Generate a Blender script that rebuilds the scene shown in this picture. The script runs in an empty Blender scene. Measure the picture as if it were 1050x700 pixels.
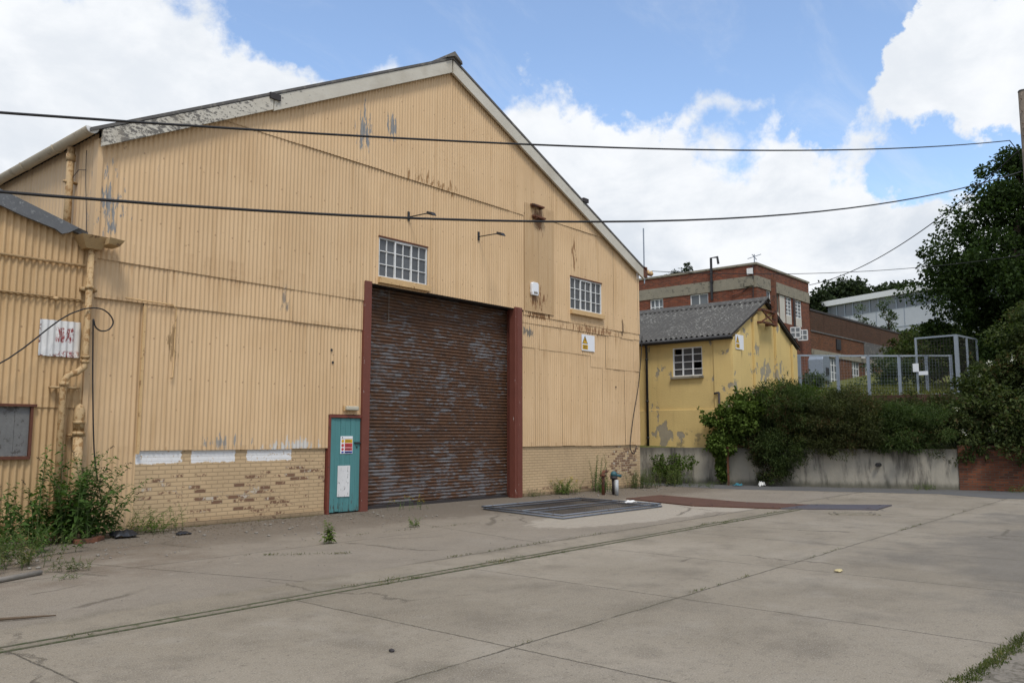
import bpy, math, random
import numpy as np
from mathutils import Vector, Matrix
random.seed(7)
sc = bpy.context.scene
col = sc.collection
R = math.radians
PI = math.pi

# ------------------------------------------------------------------ node helpers
def nd(nt, typ, ins=None, **props):
    n = nt.nodes.new(typ)
    for k, v in props.items():
        setattr(n, k, v)
    for k, v in (ins or {}).items():
        s = n.inputs[k]
        if isinstance(v, bpy.types.NodeSocket):
            nt.links.new(v, s)
        elif isinstance(v, (tuple, list)) and len(v) == 3 and len(s.default_value) == 4:
            s.default_value = (*v, 1)
        else:
            s.default_value = v
    return n
def ma(nt, op, a, b=0.0, c=None, clamp=False):
    d = {0: a, 1: b}
    if c is not None: d[2] = c
    return nd(nt, 'ShaderNodeMath', d, operation=op, use_clamp=clamp).outputs[0]
def vm(nt, op, a, b):
    n = nd(nt, 'ShaderNodeVectorMath', {0: a, 1: b}, operation=op)
    return n.outputs['Value'] if op in ('DOT_PRODUCT', 'LENGTH', 'DISTANCE') else n.outputs[0]
def mx(nt, f, a, b, mode='MIX'):
    n = nd(nt, 'ShaderNodeMix', data_type='RGBA', blend_type=mode)
    for k, v in ((0, f), (6, a), (7, b)):
        s = n.inputs[k]
        if isinstance(v, bpy.types.NodeSocket): nt.links.new(v, s)
        elif isinstance(v, (tuple, list)): s.default_value = (*v[:3], 1)
        else: s.default_value = v
    return n.outputs[2]
def noise(nt, vec, scale, detail=4, rough=.55, dist=0):
    return nd(nt, 'ShaderNodeTexNoise', {'Vector': vec, 'Scale': scale, 'Detail': detail, 'Roughness': rough, 'Distortion': dist}).outputs['Fac']
def st(nt, x, a, b):
    return nd(nt, 'ShaderNodeMapRange', {0: x, 1: a, 2: b}, interpolation_type='SMOOTHSTEP').outputs[0]
def ramp(nt, f, pts):
    n = nd(nt, 'ShaderNodeValToRGB', {0: f})
    e = n.color_ramp.elements
    while len(e) < len(pts): e.new(.5)
    for q, (p, c) in zip(e, pts):
        q.position = p; q.color = (*c, 1)
    return n.outputs[0]
def wpos(nt): return nd(nt, 'ShaderNodeNewGeometry').outputs['Position']
def opos(nt): return nd(nt, 'ShaderNodeTexCoord').outputs['Object']
def isl(nt): return nd(nt, 'ShaderNodeNewGeometry').outputs['Random Per Island']
def xyz(nt, v):
    n = nd(nt, 'ShaderNodeSeparateXYZ', {0: v}); return n.outputs
def cxyz(nt, x, y, z): return nd(nt, 'ShaderNodeCombineXYZ', {0: x, 1: y, 2: z}).outputs[0]
def blob(nt, P, c, r):
    """1 in the middle of an ellipsoid, 0 at its rim"""
    d = vm(nt, 'SUBTRACT', P, c)
    d = vm(nt, 'MULTIPLY', d, tuple(1 / q for q in r))
    return ma(nt, 'SUBTRACT', 1.0, vm(nt, 'LENGTH', d, (0, 0, 0)), clamp=True)
def new_mat(name):
    m = bpy.data.materials.new(name); m.use_nodes = True
    nt = m.node_tree; b = nt.nodes['Principled BSDF']
    return m, nt, b
def setp(nt, b, color=None, rough=None, metal=None, bump=None, bd=.02, bs=1.0, spec=None):
    for k, v in (('Base Color', color), ('Roughness', rough), ('Metallic', metal), ('Specular IOR Level', spec)):
        if v is None: continue
        if isinstance(v, bpy.types.NodeSocket): nt.links.new(v, b.inputs[k])
        elif isinstance(v, (tuple, list)): b.inputs[k].default_value = (*v[:3], 1)
        else: b.inputs[k].default_value = v
    if bump is not None:
        n = nd(nt, 'ShaderNodeBump', {'Height': bump, 'Distance': bd, 'Strength': bs})
        nt.links.new(n.outputs[0], b.inputs['Normal'])
M = {}
def simple(name, c, rough=.7, metal=0.0, var=.35, scale=6, c2=None, c2amt=.35, bump=.3, spec=.4):
    """a plain material with mottling, a second colour in noisy patches and a fine bump"""
    m, nt, b = new_mat(name)
    P = wpos(nt)
    n1 = noise(nt, P, scale, 5, .6)
    n2 = noise(nt, P, scale * 7, 3, .6)
    v = ma(nt, 'ADD', 1 - var, ma(nt, 'MULTIPLY', ma(nt, 'ADD', n1, n2), var))
    k = mx(nt, 1.0, c, cxyz(nt, v, v, v), 'MULTIPLY')
    if c2:
        n3 = noise(nt, P, scale * 1.7, 6, .7)
        k = mx(nt, st(nt, n3, .72 - c2amt * .5, .78 - c2amt * .5), k, c2)
    setp(nt, b, k, rough, metal, n2, .01, bump, spec)
    M[name] = m
    return m

# ------------------------------------------------------------------ materials
def paint_mat(name, A, B, seams, peel, streak=1.0):
    m, nt, b = new_mat(name)
    P = wpos(nt); X, Y, Z = xyz(nt, P)
    n1 = noise(nt, P, .5, 4, .6)
    k = mx(nt, st(nt, n1, .35, .68), A, B)
    # per-sheet tint
    r = isl(nt)
    v = ma(nt, 'ADD', .955, ma(nt, 'MULTIPLY', r, .075))
    k = mx(nt, 1.0, k, cxyz(nt, v, v, v), 'MULTIPLY')
    # vertical rain streaks
    s1 = noise(nt, vm(nt, 'MULTIPLY', P, (9, 9, .35)), 1.0, 5, .65)
    k = mx(nt, ma(nt, 'MULTIPLY', st(nt, s1, .49, .76), .40 * streak), k, (.36, .215, .09))
    s2 = noise(nt, vm(nt, 'MULTIPLY', P, (14, 14, .5)), 1.0, 4, .6)
    k = mx(nt, ma(nt, 'MULTIPLY', st(nt, s2, .55, .8), .22), k, (.68, .53, .34))
    # dirt and rust run-off along sheet laps
    for z in seams:
        h = st(nt, Z, z - .28, z - .0); h2 = st(nt, Z, z + .03, z + .0)
        t = ma(nt, 'MULTIPLY', ma(nt, 'MULTIPLY', h, h2), st(nt, noise(nt, vm(nt, 'MULTIPLY', P, (5, 5, .8)), 1.0, 5, .7), .50, .75))
        k = mx(nt, ma(nt, 'MULTIPLY', t, .34), k, (.26, .14, .055))
        h3 = ma(nt, 'MULTIPLY', st(nt, Z, z - .55, z - .02), st(nt, Z, z + .0, z - .01))
        t3_ = ma(nt, 'MULTIPLY', h3, st(nt, noise(nt, vm(nt, 'MULTIPLY', P, (16, 16, .25)), 1.0, 4, .65), .56, .70))
        k = mx(nt, ma(nt, 'MULTIPLY', t3_, .40), k, (.27, .14, .05))
    # small rust spots and nail heads
    sp = noise(nt, P, 11, 3, .6)
    k = mx(nt, ma(nt, 'MULTIPLY', st(nt, sp, .70, .76), .6), k, (.20, .10, .045))
    # rows of fixing bolts
    fx = ma(nt, 'MULTIPLY', ma(nt, 'SUBTRACT', ma(nt, 'FRACT', ma(nt, 'DIVIDE', X, .352)), .5), .352)
    for z in (2.62, 3.3, 5.35, 6.55, 8.35, 9.4):
        dd = vm(nt, 'LENGTH', cxyz(nt, fx, 0.0, ma(nt, 'ADD', ma(nt, 'SUBTRACT', Z, z), ma(nt, 'MULTIPLY', ma(nt, 'SUBTRACT', s1, .5), .06))), (0, 0, 0))
        k = mx(nt, ma(nt, 'MULTIPLY', st(nt, dd, .022, .012), .55), k, (.19, .10, .05))
    # flaked paint down to grey metal, only in some places
    nz = noise(nt, vm(nt, 'MULTIPLY', P, (13, 13, 2.6)), 1.0, 6, .72)
    for c, rr, amt, pc in peel:
        f = blob(nt, P, c, rr)
        t = st(nt, ma(nt, 'ADD', nz, ma(nt, 'MULTIPLY', f, amt)), .74, .78)
        t = ma(nt, 'MULTIPLY', t, st(nt, f, .0, .12))
        k = mx(nt, t, k, pc)
    fine = noise(nt, P, 60, 3, .6)
    setp(nt, b, k, .62, 0, fine, .004, .5, .35)
    M[name] = m
TA, TB = (.615, .435, .25), (.56, .387, .215)
GREY = (.22, .22, .215)
paint_mat('cream_paint', TA, TB, [1.42, 3.96, 4.60, 4.74, 4.9, 7.62],
          [((11.4, 14.1, 8.4), (.4, 1, 1.0), .40, GREY), ((12.2, 14.1, 8.7), (.45, 1, .75), .36, GREY),
           ((6.0, 14.1, 5.5), (.6, 1, 1.3), .32, GREY), ((6.9, 14.1, 6.0), (.4, 1, .7), .2, GREY), ((17.2, 14.1, 4.4), (.5, 1, .3), .42, (.17, .15, .12)),
           ((17.6, 14.1, 4.95), (1.0, 1, .35), .40, (.23, .12, .05)), ((20.2, 14.1, 4.75), (3.4, 1, .3), .34, (.24, .13, .06)),
           ((8.2, 14.1, 1.5), (1.4, 1, .35), .27, (.28, .26, .23)), ((9.9, 14.1, 1.42), (1.2, 1, .3), .40, (.55, .53, .49)),
           ((7.2, 14.1, 3.2), (.25, 1, .9), .28, (.3, .2, .1)), ((19.3, 14.1, 6.9), (.3, 1, .9), .34, (.25, .14, .06)), ((21.9, 14.1, 5.0), (.3, 1, .9), .34, (.2, .13, .07)), ((9.5, 14.1, 4.3), (.3, 1, .6), .3, (.25, .2, .15)), ((13.5, 14.1, 7.7), (2.5, 1, .5), .26, (.27, .15, .06))])
paint_mat('cream_paint_aged', (.54, .37, .195), (.46, .31, .155), [3.46, 3.85, 4.4, .5, 2.2],
          [((5.0, 14.1, .2), (2.5, 1, .6), .22, (.2, .11, .05)), ((5.7, 14.1, 2.2), (.35, 1, 2.0), .17, (.24, .14, .06))], 1.5)
paint_mat('tan_patch_paint', (.52, .36, .20), (.47, .315, .165), [5.2, 7.9],
          [((17.6, 14.1, 5.3), (.9, 1, .7), .36, (.2, .1, .04)), ((17.6, 14.1, 7.6), (.6, 1, .7), .38, (.2, .1, .04))], 1.6)

def brick_mat(name, axis, c1, c2, mort, painted=None, rows=.0725, length=.225, mortar=.009, worn=None, whites=None, stain=.5):
    """axis: 'x' walls running along X, 'y' walls running along Y"""
    m, nt, b = new_mat(name)
    P = wpos(nt); X, Y, Z = xyz(nt, P)
    v = cxyz(nt, X if axis == 'x' else Y, Z, 0.0)
    def br(a, bb, mo):
        return nd(nt, 'ShaderNodeTexBrick', {'Vector': v, 'Color1': a, 'Color2': bb, 'Mortar': mo, 'Scale': 1.0, 'Mortar Size': mortar,
                  'Mortar Smooth': .25, 'Bias': 0.0, 'Brick Width': length, 'Row Height': rows}, offset=.5)
    t = br((0, 0, 0), (1, 1, 1), (.5, .5, .5))
    rnd = xyz(nt, t.outputs['Color'])[0]; mo = t.outputs['Fac']
    big = noise(nt, P, .7, 5, .6); fine = noise(nt, P, 30, 4, .65)
    k = mx(nt, rnd, c1, c2)
    k = mx(nt, ma(nt, 'MULTIPLY', fine, .5), k, (c1[0] * .5, c1[1] * .5, c1[2] * .5))
    k = mx(nt, mo, k, mort)
    if painted:
        pv = mx(nt, st(nt, big, .35, .7), painted, tuple(q * .86 for q in painted))
        pv = mx(nt, ma(nt, 'MULTIPLY', mo, .62), pv, tuple(q * .55 for q in painted))
        edge = noise(nt, P, 16, 5, .7)
        f = ma(nt, 'ADD', ma(nt, 'MULTIPLY', rnd, .30), ma(nt, 'MULTIPLY', edge, .45))
        wsum = None
        for c, rr, amt in worn:
            w = ma(nt, 'MULTIPLY', blob(nt, P, c, rr), amt)
            wsum = w if wsum is None else ma(nt, 'MAXIMUM', wsum, w)
        t2 = st(nt, ma(nt, 'ADD', f, wsum), .645, .68)
        wcol = mx(nt, .15, mx(nt, st(nt, noise(nt, P, 5.7, 4, .6), .56, .64), k, (.50, .45, .37)), pv)
        k = mx(nt, t2, pv, wcol)
        dz = ma(nt, 'MULTIPLY', st(nt, ma(nt, 'ADD', Z, ma(nt, 'MULTIPLY', big, .25)), .32, .10), .8)
        k = mx(nt, dz, k, (.10, .075, .05))
    if whites:
        wn = ma(nt, 'MULTIPLY', ma(nt, 'SUBTRACT', noise(nt, P, 9, 5, .7), .5), .12)
        for x0, x1, z0, z1 in whites:
            a = ma(nt, 'MULTIPLY', st(nt, ma(nt, 'ADD', X, wn), x0 - .008, x0 + .008), st(nt, ma(nt, 'ADD', X, wn), x1 + .008, x1 - .008))
            c = ma(nt, 'MULTIPLY', st(nt, ma(nt, 'ADD', Z, wn), z0 - .008, z0 + .008), st(nt, Z, z1 + .006, z1 - .006))
            a = ma(nt, 'MULTIPLY', a, c)
            a = ma(nt, 'MULTIPLY', a, st(nt, noise(nt, P, 14, 5, .75), .64, .58))
            k = mx(nt, a, k, (.74, .74, .73))
    sn = noise(nt, vm(nt, 'MULTIPLY', P, (1.3, 1.3, .4)), 1.0, 5, .65)
    k = mx(nt, ma(nt, 'MULTIPLY', st(nt, sn, .5, .8), stain), k, tuple(q * .4 for q in (painted or c1)))
    h = ma(nt, 'SUBTRACT', ma(nt, 'MULTIPLY', fine, .4), mo)
    setp(nt, b, k, .85, 0, h, .008, .8, .25)
    M[name] = m
brick_mat('painted_brick', 'x', (.20, .095, .055), (.13, .06, .04), (.36, .30, .22), painted=(.55, .40, .235),
          worn=[((8.6, 14.1, .5), (3.4, 2, .95), .29), ((22.0, 14.1, .75), (1.7, 2, 1.0), .44), ((10.0, 14.1, .8), (1.6, 2, .6), .28), ((19.5, 14.1, .1), (4, 2, .45), .24), ((7.4, 14.1, .7), (1.6, 2, .6), .26)],
          whites=[(6.6, 7.49, 1.13, 1.36), (7.68, 8.55, 1.13, 1.36), (8.8, 9.79, 1.13, 1.36)])
brick_mat('red_brick_x', 'x', (.26, .075, .036), (.085, .034, .024), (.15, .105, .075), stain=.8)
brick_mat('red_brick_y', 'y', (.27, .075, .036), (.09, .034, .024), (.15, .105, .075), stain=.8)
brick_mat('wing_brick', 'x', (.20, .072, .03), (.08, .034, .02), (.12, .085, .055), stain=.8)
brick_mat('wing_parapet_brick', 'x', (.105, .045, .022), (.055, .027, .015), (.08, .06, .045), stain=.7)
brick_mat('terrace_brick', 'y', (.09, .04, .026), (.05, .026, .018), (.07, .055, .04), stain=.7)
brick_mat('old_red_brick_y', 'y', (.22, .072, .034), (.075, .034, .024), (.10, .075, .055), stain=.85, mortar=.011)

def shutter_mat():
    m, nt, b = new_mat('rusty_shutter_metal')
    P = wpos(nt); X, Y, Z = xyz(nt, P)
    big = noise(nt, vm(nt, 'MULTIPLY', P, (.75, 1, .95)), 1.0, 4, .6)
    med = noise(nt, vm(nt, 'MULTIPLY', P, (4.2, 1, 9)), 1.0, 5, .7)
    fin = noise(nt, vm(nt, 'MULTIPLY', P, (14, 1, 30)), 1.0, 4, .7)
    rust = mx(nt, st(nt, med, .35, .7), (.105, .052, .027), (.055, .032, .021))
    rust = mx(nt, ma(nt, 'MULTIPLY', st(nt, fin, .5, .75), .6), rust, (.17, .09, .045))
    band = ma(nt, 'MULTIPLY', ma(nt, 'ADD', st(nt, Z, 1.5, .4), ma(nt, 'MULTIPLY', blob(nt, P, (14.2, 14.4, 3.4), (3.2, 3, 1.4)), .9)), .06)
    med2 = noise(nt, vm(nt, 'MULTIPLY', P, (3.2, 1, 26)), 1.0, 6, .75)
    f = ma(nt, 'ADD', ma(nt, 'ADD', ma(nt, 'MULTIPLY', big, .28), ma(nt, 'ADD', ma(nt, 'MULTIPLY', med2, .50), ma(nt, 'MULTIPLY', med, .27))), band)
    t = st(nt, f, .562, .60)
    blue = mx(nt, fin, (.12, .128, .138), (.24, .245, .255))
    k = mx(nt, ma(nt, 'MULTIPLY', t, .68), rust, blue)
    w = st(nt, noise(nt, vm(nt, 'MULTIPLY', P, (9, 1, 22)), 1.3, 5, .75), .705, .73)
    k = mx(nt, ma(nt, 'MULTIPLY', w, .8), k, (.42, .44, .46))
    setp(nt, b, k, .6, .15, fin, .004, .6, .4)
    M['rusty_shutter_metal'] = m
shutter_mat()
simple('red_oxide_steel', (.155, .042, .028), .6, 0, .4, 5, (.075, .03, .018), .28)
def chips(name, src_c, chip_c, thr=.72, sc=(16, 16, 5)):
    m, nt, b = new_mat(name)
    P = wpos(nt)
    n1 = noise(nt, P, 3, 4, .6)
    k = mx(nt, n1, tuple(q * .75 for q in src_c), tuple(q * 1.2 for q in src_c))
    n2 = noise(nt, vm(nt, 'MULTIPLY', P, sc), 1.0, 5, .7)
    k = mx(nt, st(nt, n2, thr, thr + .03), k, chip_c)
    setp(nt, b, k, .6, 0, n2, .003, .5, .4)
    M[name] = m
chips('chipped_oxide_paint', (.145, .044, .029), (.42, .36, .32), .66)
def barge():
    m, nt, b = new_mat('flaking_white_board')
    P = wpos(nt); X, Y, Z = xyz(nt, P)
    n = noise(nt, vm(nt, 'MULTIPLY', P, (9, 9, 17)), 1.0, 6, .75)
    w = ma(nt, 'MULTIPLY', st(nt, X, 11.2, 6.5), .165)
    f = ma(nt, 'ADD', n, w)
    k = mx(nt, noise(nt, P, 2, 4, .6), (.46, .43, .36), (.60, .57, .49))
    k = mx(nt, st(nt, f, .64, .69), k, (.15, .14, .125))
    k = mx(nt, ma(nt, 'MULTIPLY', st(nt, noise(nt, P, 1.1, 4, .6), .5, .7), .4), k, (.35, .31, .24))
    setp(nt, b, k, .75, 0, n, .01, .6, .3)
    M['flaking_white_board'] = m
barge()
simple('dark_roof_sheet', (.10, .095, .09), .8, 0, .4, 3, (.16, .15, .13), .4)
simple('gutter_plastic', (.50, .42, .29), .5, 0, .25, 2, (.36, .29, .19), .3)
simple('white_cap', (.7, .7, .68), .5, 0, .1)
simple('rusty_pipe', (.43, .30, .155), .7, 0, .5, 7, (.27, .155, .06), .42)
simple('hopper_paint', (.40, .28, .14), .7, 0, .4, 5, (.16, .09, .05), .3)
simple('slate_verge', (.115, .12, .125), .75, 0, .5, 7, (.22, .23, .23), .3)
simple('grey_board', (.15, .15, .145), .8, 0, .5, 3, (.08, .075, .07), .35)
simple('rust_frame', (.11, .04, .022), .8, 0, .5, 8)
simple('window_white', (.66, .67, .66), .55, 0, .2, 6, (.36, .33, .28), .22)
simple('white_sheet', (.72, .72, .70), .5, 0, .12, 5)
simple('cream_sill', (.55, .37, .18), .65, 0, .3, 6, (.25, .14, .06), .25)
simple('black_metal', (.02, .02, .022), .5, 0, .3)
simple('dark_iron', (.035, .03, .03), .65, 0, .3, 5, (.09, .04, .025), .2)
simple('rust_steel', (.14, .055, .028), .8, 0, .5, 4, (.065, .035, .025), .4)
simple('bright_rust', (.09, .043, .027), .85, 0, .45, 2.5, (.09, .04, .028), .4)
simple('purple_steel', (.085, .075, .082), .55, .2, .4, 2.5, (.14, .075, .055), .25)
simple('tube_steel', (.15, .17, .20), .5, .3, .35, 6, (.10, .085, .075), .3)
simple('galvanised', (.27, .31, .36), .5, .35, .3, 5, (.17, .17, .17), .25)
simple('galvanised_light', (.25, .285, .32), .5, .2, .25, 5)
simple('galv_pale', (.40, .42, .43), .5, .1, .4, 9, (.2, .19, .17), .35)
simple('teal_cap', (.03, .10, .115), .5, 0, .3)
simple('cable_rubber', (.012, .012, .013), .6, 0, .2)
simple('concrete_band', (.24, .215, .16), .85, 0, .45, 2, (.13, .12, .09), .35)
simple('render_panel', (.52, .49, .42), .7, 0, .25, 3)
simple('white_cladding', (.50, .52, .54), .6, 0, .15, .4)
simple('bark', (.075, .055, .04), .9, 0, .5, 8)
simple('pole_wood', (.13, .105, .08), .9, 0, .5, 5, (.24, .19, .15), .3)
simple('green_stem', (.09, .13, .04), .7, 0, .4, 8)
simple('woody_stem', (.11, .08, .05), .8, 0, .4, 8)
simple('stone_grey', (.22, .2, .17), .9, 0, .4, 12)
simple('plastic_black', (.02, .022, .026), .4, 0, .3, 20)
simple('plastic_blue', (.05, .2, .26), .4, 0, .3, 20)
simple('paper_white', (.7, .7, .68), .6, 0, .15, 20)
simple('old_paving', (.20, .175, .14), .9, 0, .5, 4, (.12, .105, .08), .45, .8, .2)
simple('drain_steel', (.10, .09, .06), .9, 0, .5, 9, (.06, .07, .03), .5)
simple('drain_dirt', (.20, .17, .125), .95, 0, .45, 5, (.10, .095, .05), .4)
simple('stick_wood', (.12, .085, .055), .9, 0, .4, 12)
simple('dead_leaf', (.5, .42, .22), .8, 0, .2, 12)
simple('sign_white', (.74, .76, .78), .45, 0, .08, 5)
simple('sign_yellow', (.62, .36, .015), .45, 0, .15, 9)
simple('sign_red', (.50, .05, .05), .45, 0, .15, 9)
simple('sign_blue', (.04, .06, .32), .45, 0, .15, 9)
simple('sign_black', (.015, .015, .015), .5, 0, .1, 9)
simple('insulator_tan', (.5, .33, .15), .5, 0, .2, 9)
simple('lamp_glass', (.45, .42, .33), .35, 0, .15, 9)
def door_mat():
    m, nt, b = new_mat('teal_door_paint')
    P = wpos(nt); X, Y, Z = xyz(nt, P)
    n = noise(nt, vm(nt, 'MULTIPLY', P, (22, 22, 1.6)), 1.0, 5, .65)
    k = mx(nt, n, (.05, .165, .17), (.095, .265, .265))
    k = mx(nt, st(nt, ma(nt, 'ADD', noise(nt, vm(nt, 'MULTIPLY', P, (30, 30, 6)), 1.0, 5, .7), ma(nt, 'MULTIPLY', st(nt, Z, .5, 0), .14)), .65, .72), k, (.06, .06, .055))
    k = mx(nt, st(nt, noise(nt, vm(nt, 'MULTIPLY', P, (25, 25, 9)), 1.7, 4, .7), .73, .75), k, (.35, .45, .45))
    setp(nt, b, k, .6, 0, n, .004, .5, .4)
    M['teal_door_paint'] = m
door_mat()
def glass(name, a, bb, rough=.18):
    m, nt, b = new_mat(name)
    r = isl(nt); P = wpos(nt)
    k = mx(nt, r, a, bb)
    k = mx(nt, ma(nt, 'MULTIPLY', noise(nt, P, 5, 4, .6), .35), k, (.2, .2, .2))
    setp(nt, b, k, ma(nt, 'ADD', rough, ma(nt, 'MULTIPLY', r, .2)), 0, noise(nt, P, 6, 2, .5), .01, .25, .5)
    M[name] = m
glass('dusty_glass', (.035, .042, .05), (.085, .095, .105), .3)
glass('dark_glass', (.012, .014, .017), (.04, .045, .05), .12)
glass('factory_glass', (.05, .06, .07), (.18, .20, .21), .2)
glass('hangar_glass', (.10, .115, .135), (.17, .19, .21), .25)
def render_mat(axis, name):
    m, nt, b = new_mat(name)
    P = wpos(nt); X, Y, Z = xyz(nt, P)
    big = noise(nt, P, .8, 5, .6)
    k = mx(nt, st(nt, big, .3, .7), (.64, .48, .20), (.58, .43, .18))
    s = noise(nt, vm(nt, 'MULTIPLY', P, (5, 5, .5)), 1.0, 5, .65)
    k = mx(nt, ma(nt, 'MULTIPLY', st(nt, s, .5, .8), .35), k, (.34, .24, .10))
    pn = noise(nt, vm(nt, 'MULTIPLY', P, (1.5, 1.5, 1.1)), 1.0, 6, .62)
    low = ma(nt, 'MULTIPLY', st(nt, Z, 2.4, 1.3), .045)
    rgt = ma(nt, 'MULTIPLY', st(nt, X, 26.0, 27.5), .05)
    t = st(nt, ma(nt, 'ADD', pn, ma(nt, 'ADD', low, rgt)), .612, .63)
    k = mx(nt, t, k, mx(nt, noise(nt, P, 6, 4, .6), (.37, .32, .225), (.26, .235, .18)))
    mo = st(nt, ma(nt, 'ADD', noise(nt, P, 2.2, 5, .7), ma(nt, 'MULTIPLY', st(nt, Z, 2.2, 1.2), .12)), .66, .74)
    k = mx(nt, ma(nt, 'MULTIPLY', mo, .6), k, (.14, .125, .085))
    setp(nt, b, k, .85, 0, ma(nt, 'SUBTRACT', noise(nt, P, 25, 4, .6), t), .012, .6, .2)
    M[name] = m
render_mat('y', 'yellow_render')
def asb_roof():
    m, nt, b = new_mat('asbestos_roof')
    P = wpos(nt)
    k = mx(nt, noise(nt, P, 1.3, 5, .65), (.06, .058, .054), (.115, .11, .10))
    sp = noise(nt, P, 9, 4, .75)
    reg = st(nt, noise(nt, P, .55, 3, .5), .45, .6)
    k = mx(nt, ma(nt, 'MULTIPLY', st(nt, sp, .54, .62), ma(nt, 'ADD', .3, ma(nt, 'MULTIPLY', reg, .65))), k, (.25, .245, .22))
    setp(nt, b, k, .9, 0, sp, .01, .5, .2)
    M['asbestos_roof'] = m
asb_roof()
def conc_wall():
    m, nt, b = new_mat('stained_concrete')
    P = wpos(nt); X, Y, Z = xyz(nt, P)
    k = mx(nt, noise(nt, P, 1.2, 6, .65), (.24, .222, .18), (.41, .38, .315))
    s = noise(nt, vm(nt, 'MULTIPLY', P, (2.4, 2.4, .45)), 1.0, 6, .65)
    k = mx(nt, ma(nt, 'MULTIPLY', st(nt, s, .5, .66), .75), k, (.065, .06, .052))
    t = ma(nt, 'MULTIPLY', st(nt, ma(nt, 'ADD', Z, ma(nt, 'MULTIPLY', s, .5)), 1.05, 1.5), .7)
    k = mx(nt, t, k, (.05, .047, .04))
    k = mx(nt, ma(nt, 'MULTIPLY', st(nt, ma(nt, 'SUBTRACT', Z, ma(nt, 'MULTIPLY', s, .4)), .05, -.15), .7), k, (.06, .06, .04))
    setp(nt, b, k, .9, 0, noise(nt, P, 18, 5, .7), .02, .6, .2)
    M['stained_concrete'] = m
conc_wall()
def fade_sign():
    m, nt, b = new_mat('faded_sign_paint')
    P = wpos(nt); X, Y, Z = xyz(nt, P)
    k = mx(nt, noise(nt, P, 7, 5, .65), (.52, .52, .50), (.74, .74, .73))
    n = noise(nt, vm(nt, 'MULTIPLY', P, (22, 1, 9)), 1.0, 5, .7)
    a = ma(nt, 'MULTIPLY', ma(nt, 'MULTIPLY', st(nt, X, 5.23, 5.26), st(nt, X, 5.53, 5.5)), ma(nt, 'MULTIPLY', st(nt, Z, 3.08, 3.12), st(nt, Z, 3.36, 3.32)))
    k = mx(nt, ma(nt, 'MULTIPLY', a, st(nt, n, .49, .54)), k, (.25, .055, .055))
    a2 = ma(nt, 'MULTIPLY', st(nt, X, 5.24, 5.26), st(nt, Z, 2.99, 2.93))
    k = mx(nt, ma(nt, 'MULTIPLY', a2, st(nt, n, .50, .54)), k, (.25, .05, .05))
    e = ma(nt, 'ADD', st(nt, X, 5.03, 5.0), st(nt, Z, 2.93, 2.87))
    k = mx(nt, ma(nt, 'MULTIPLY', e, st(nt, noise(nt, P, 13, 4, .7), .5, .56)), k, (.16, .05, .035))
    k = mx(nt, ma(nt, 'MULTIPLY', st(nt, X, 5.5, 5.62), .45), k, (.5, .37, .2))
    setp(nt, b, k, .6)
    M['faded_sign_paint'] = m
fade_sign()
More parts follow.
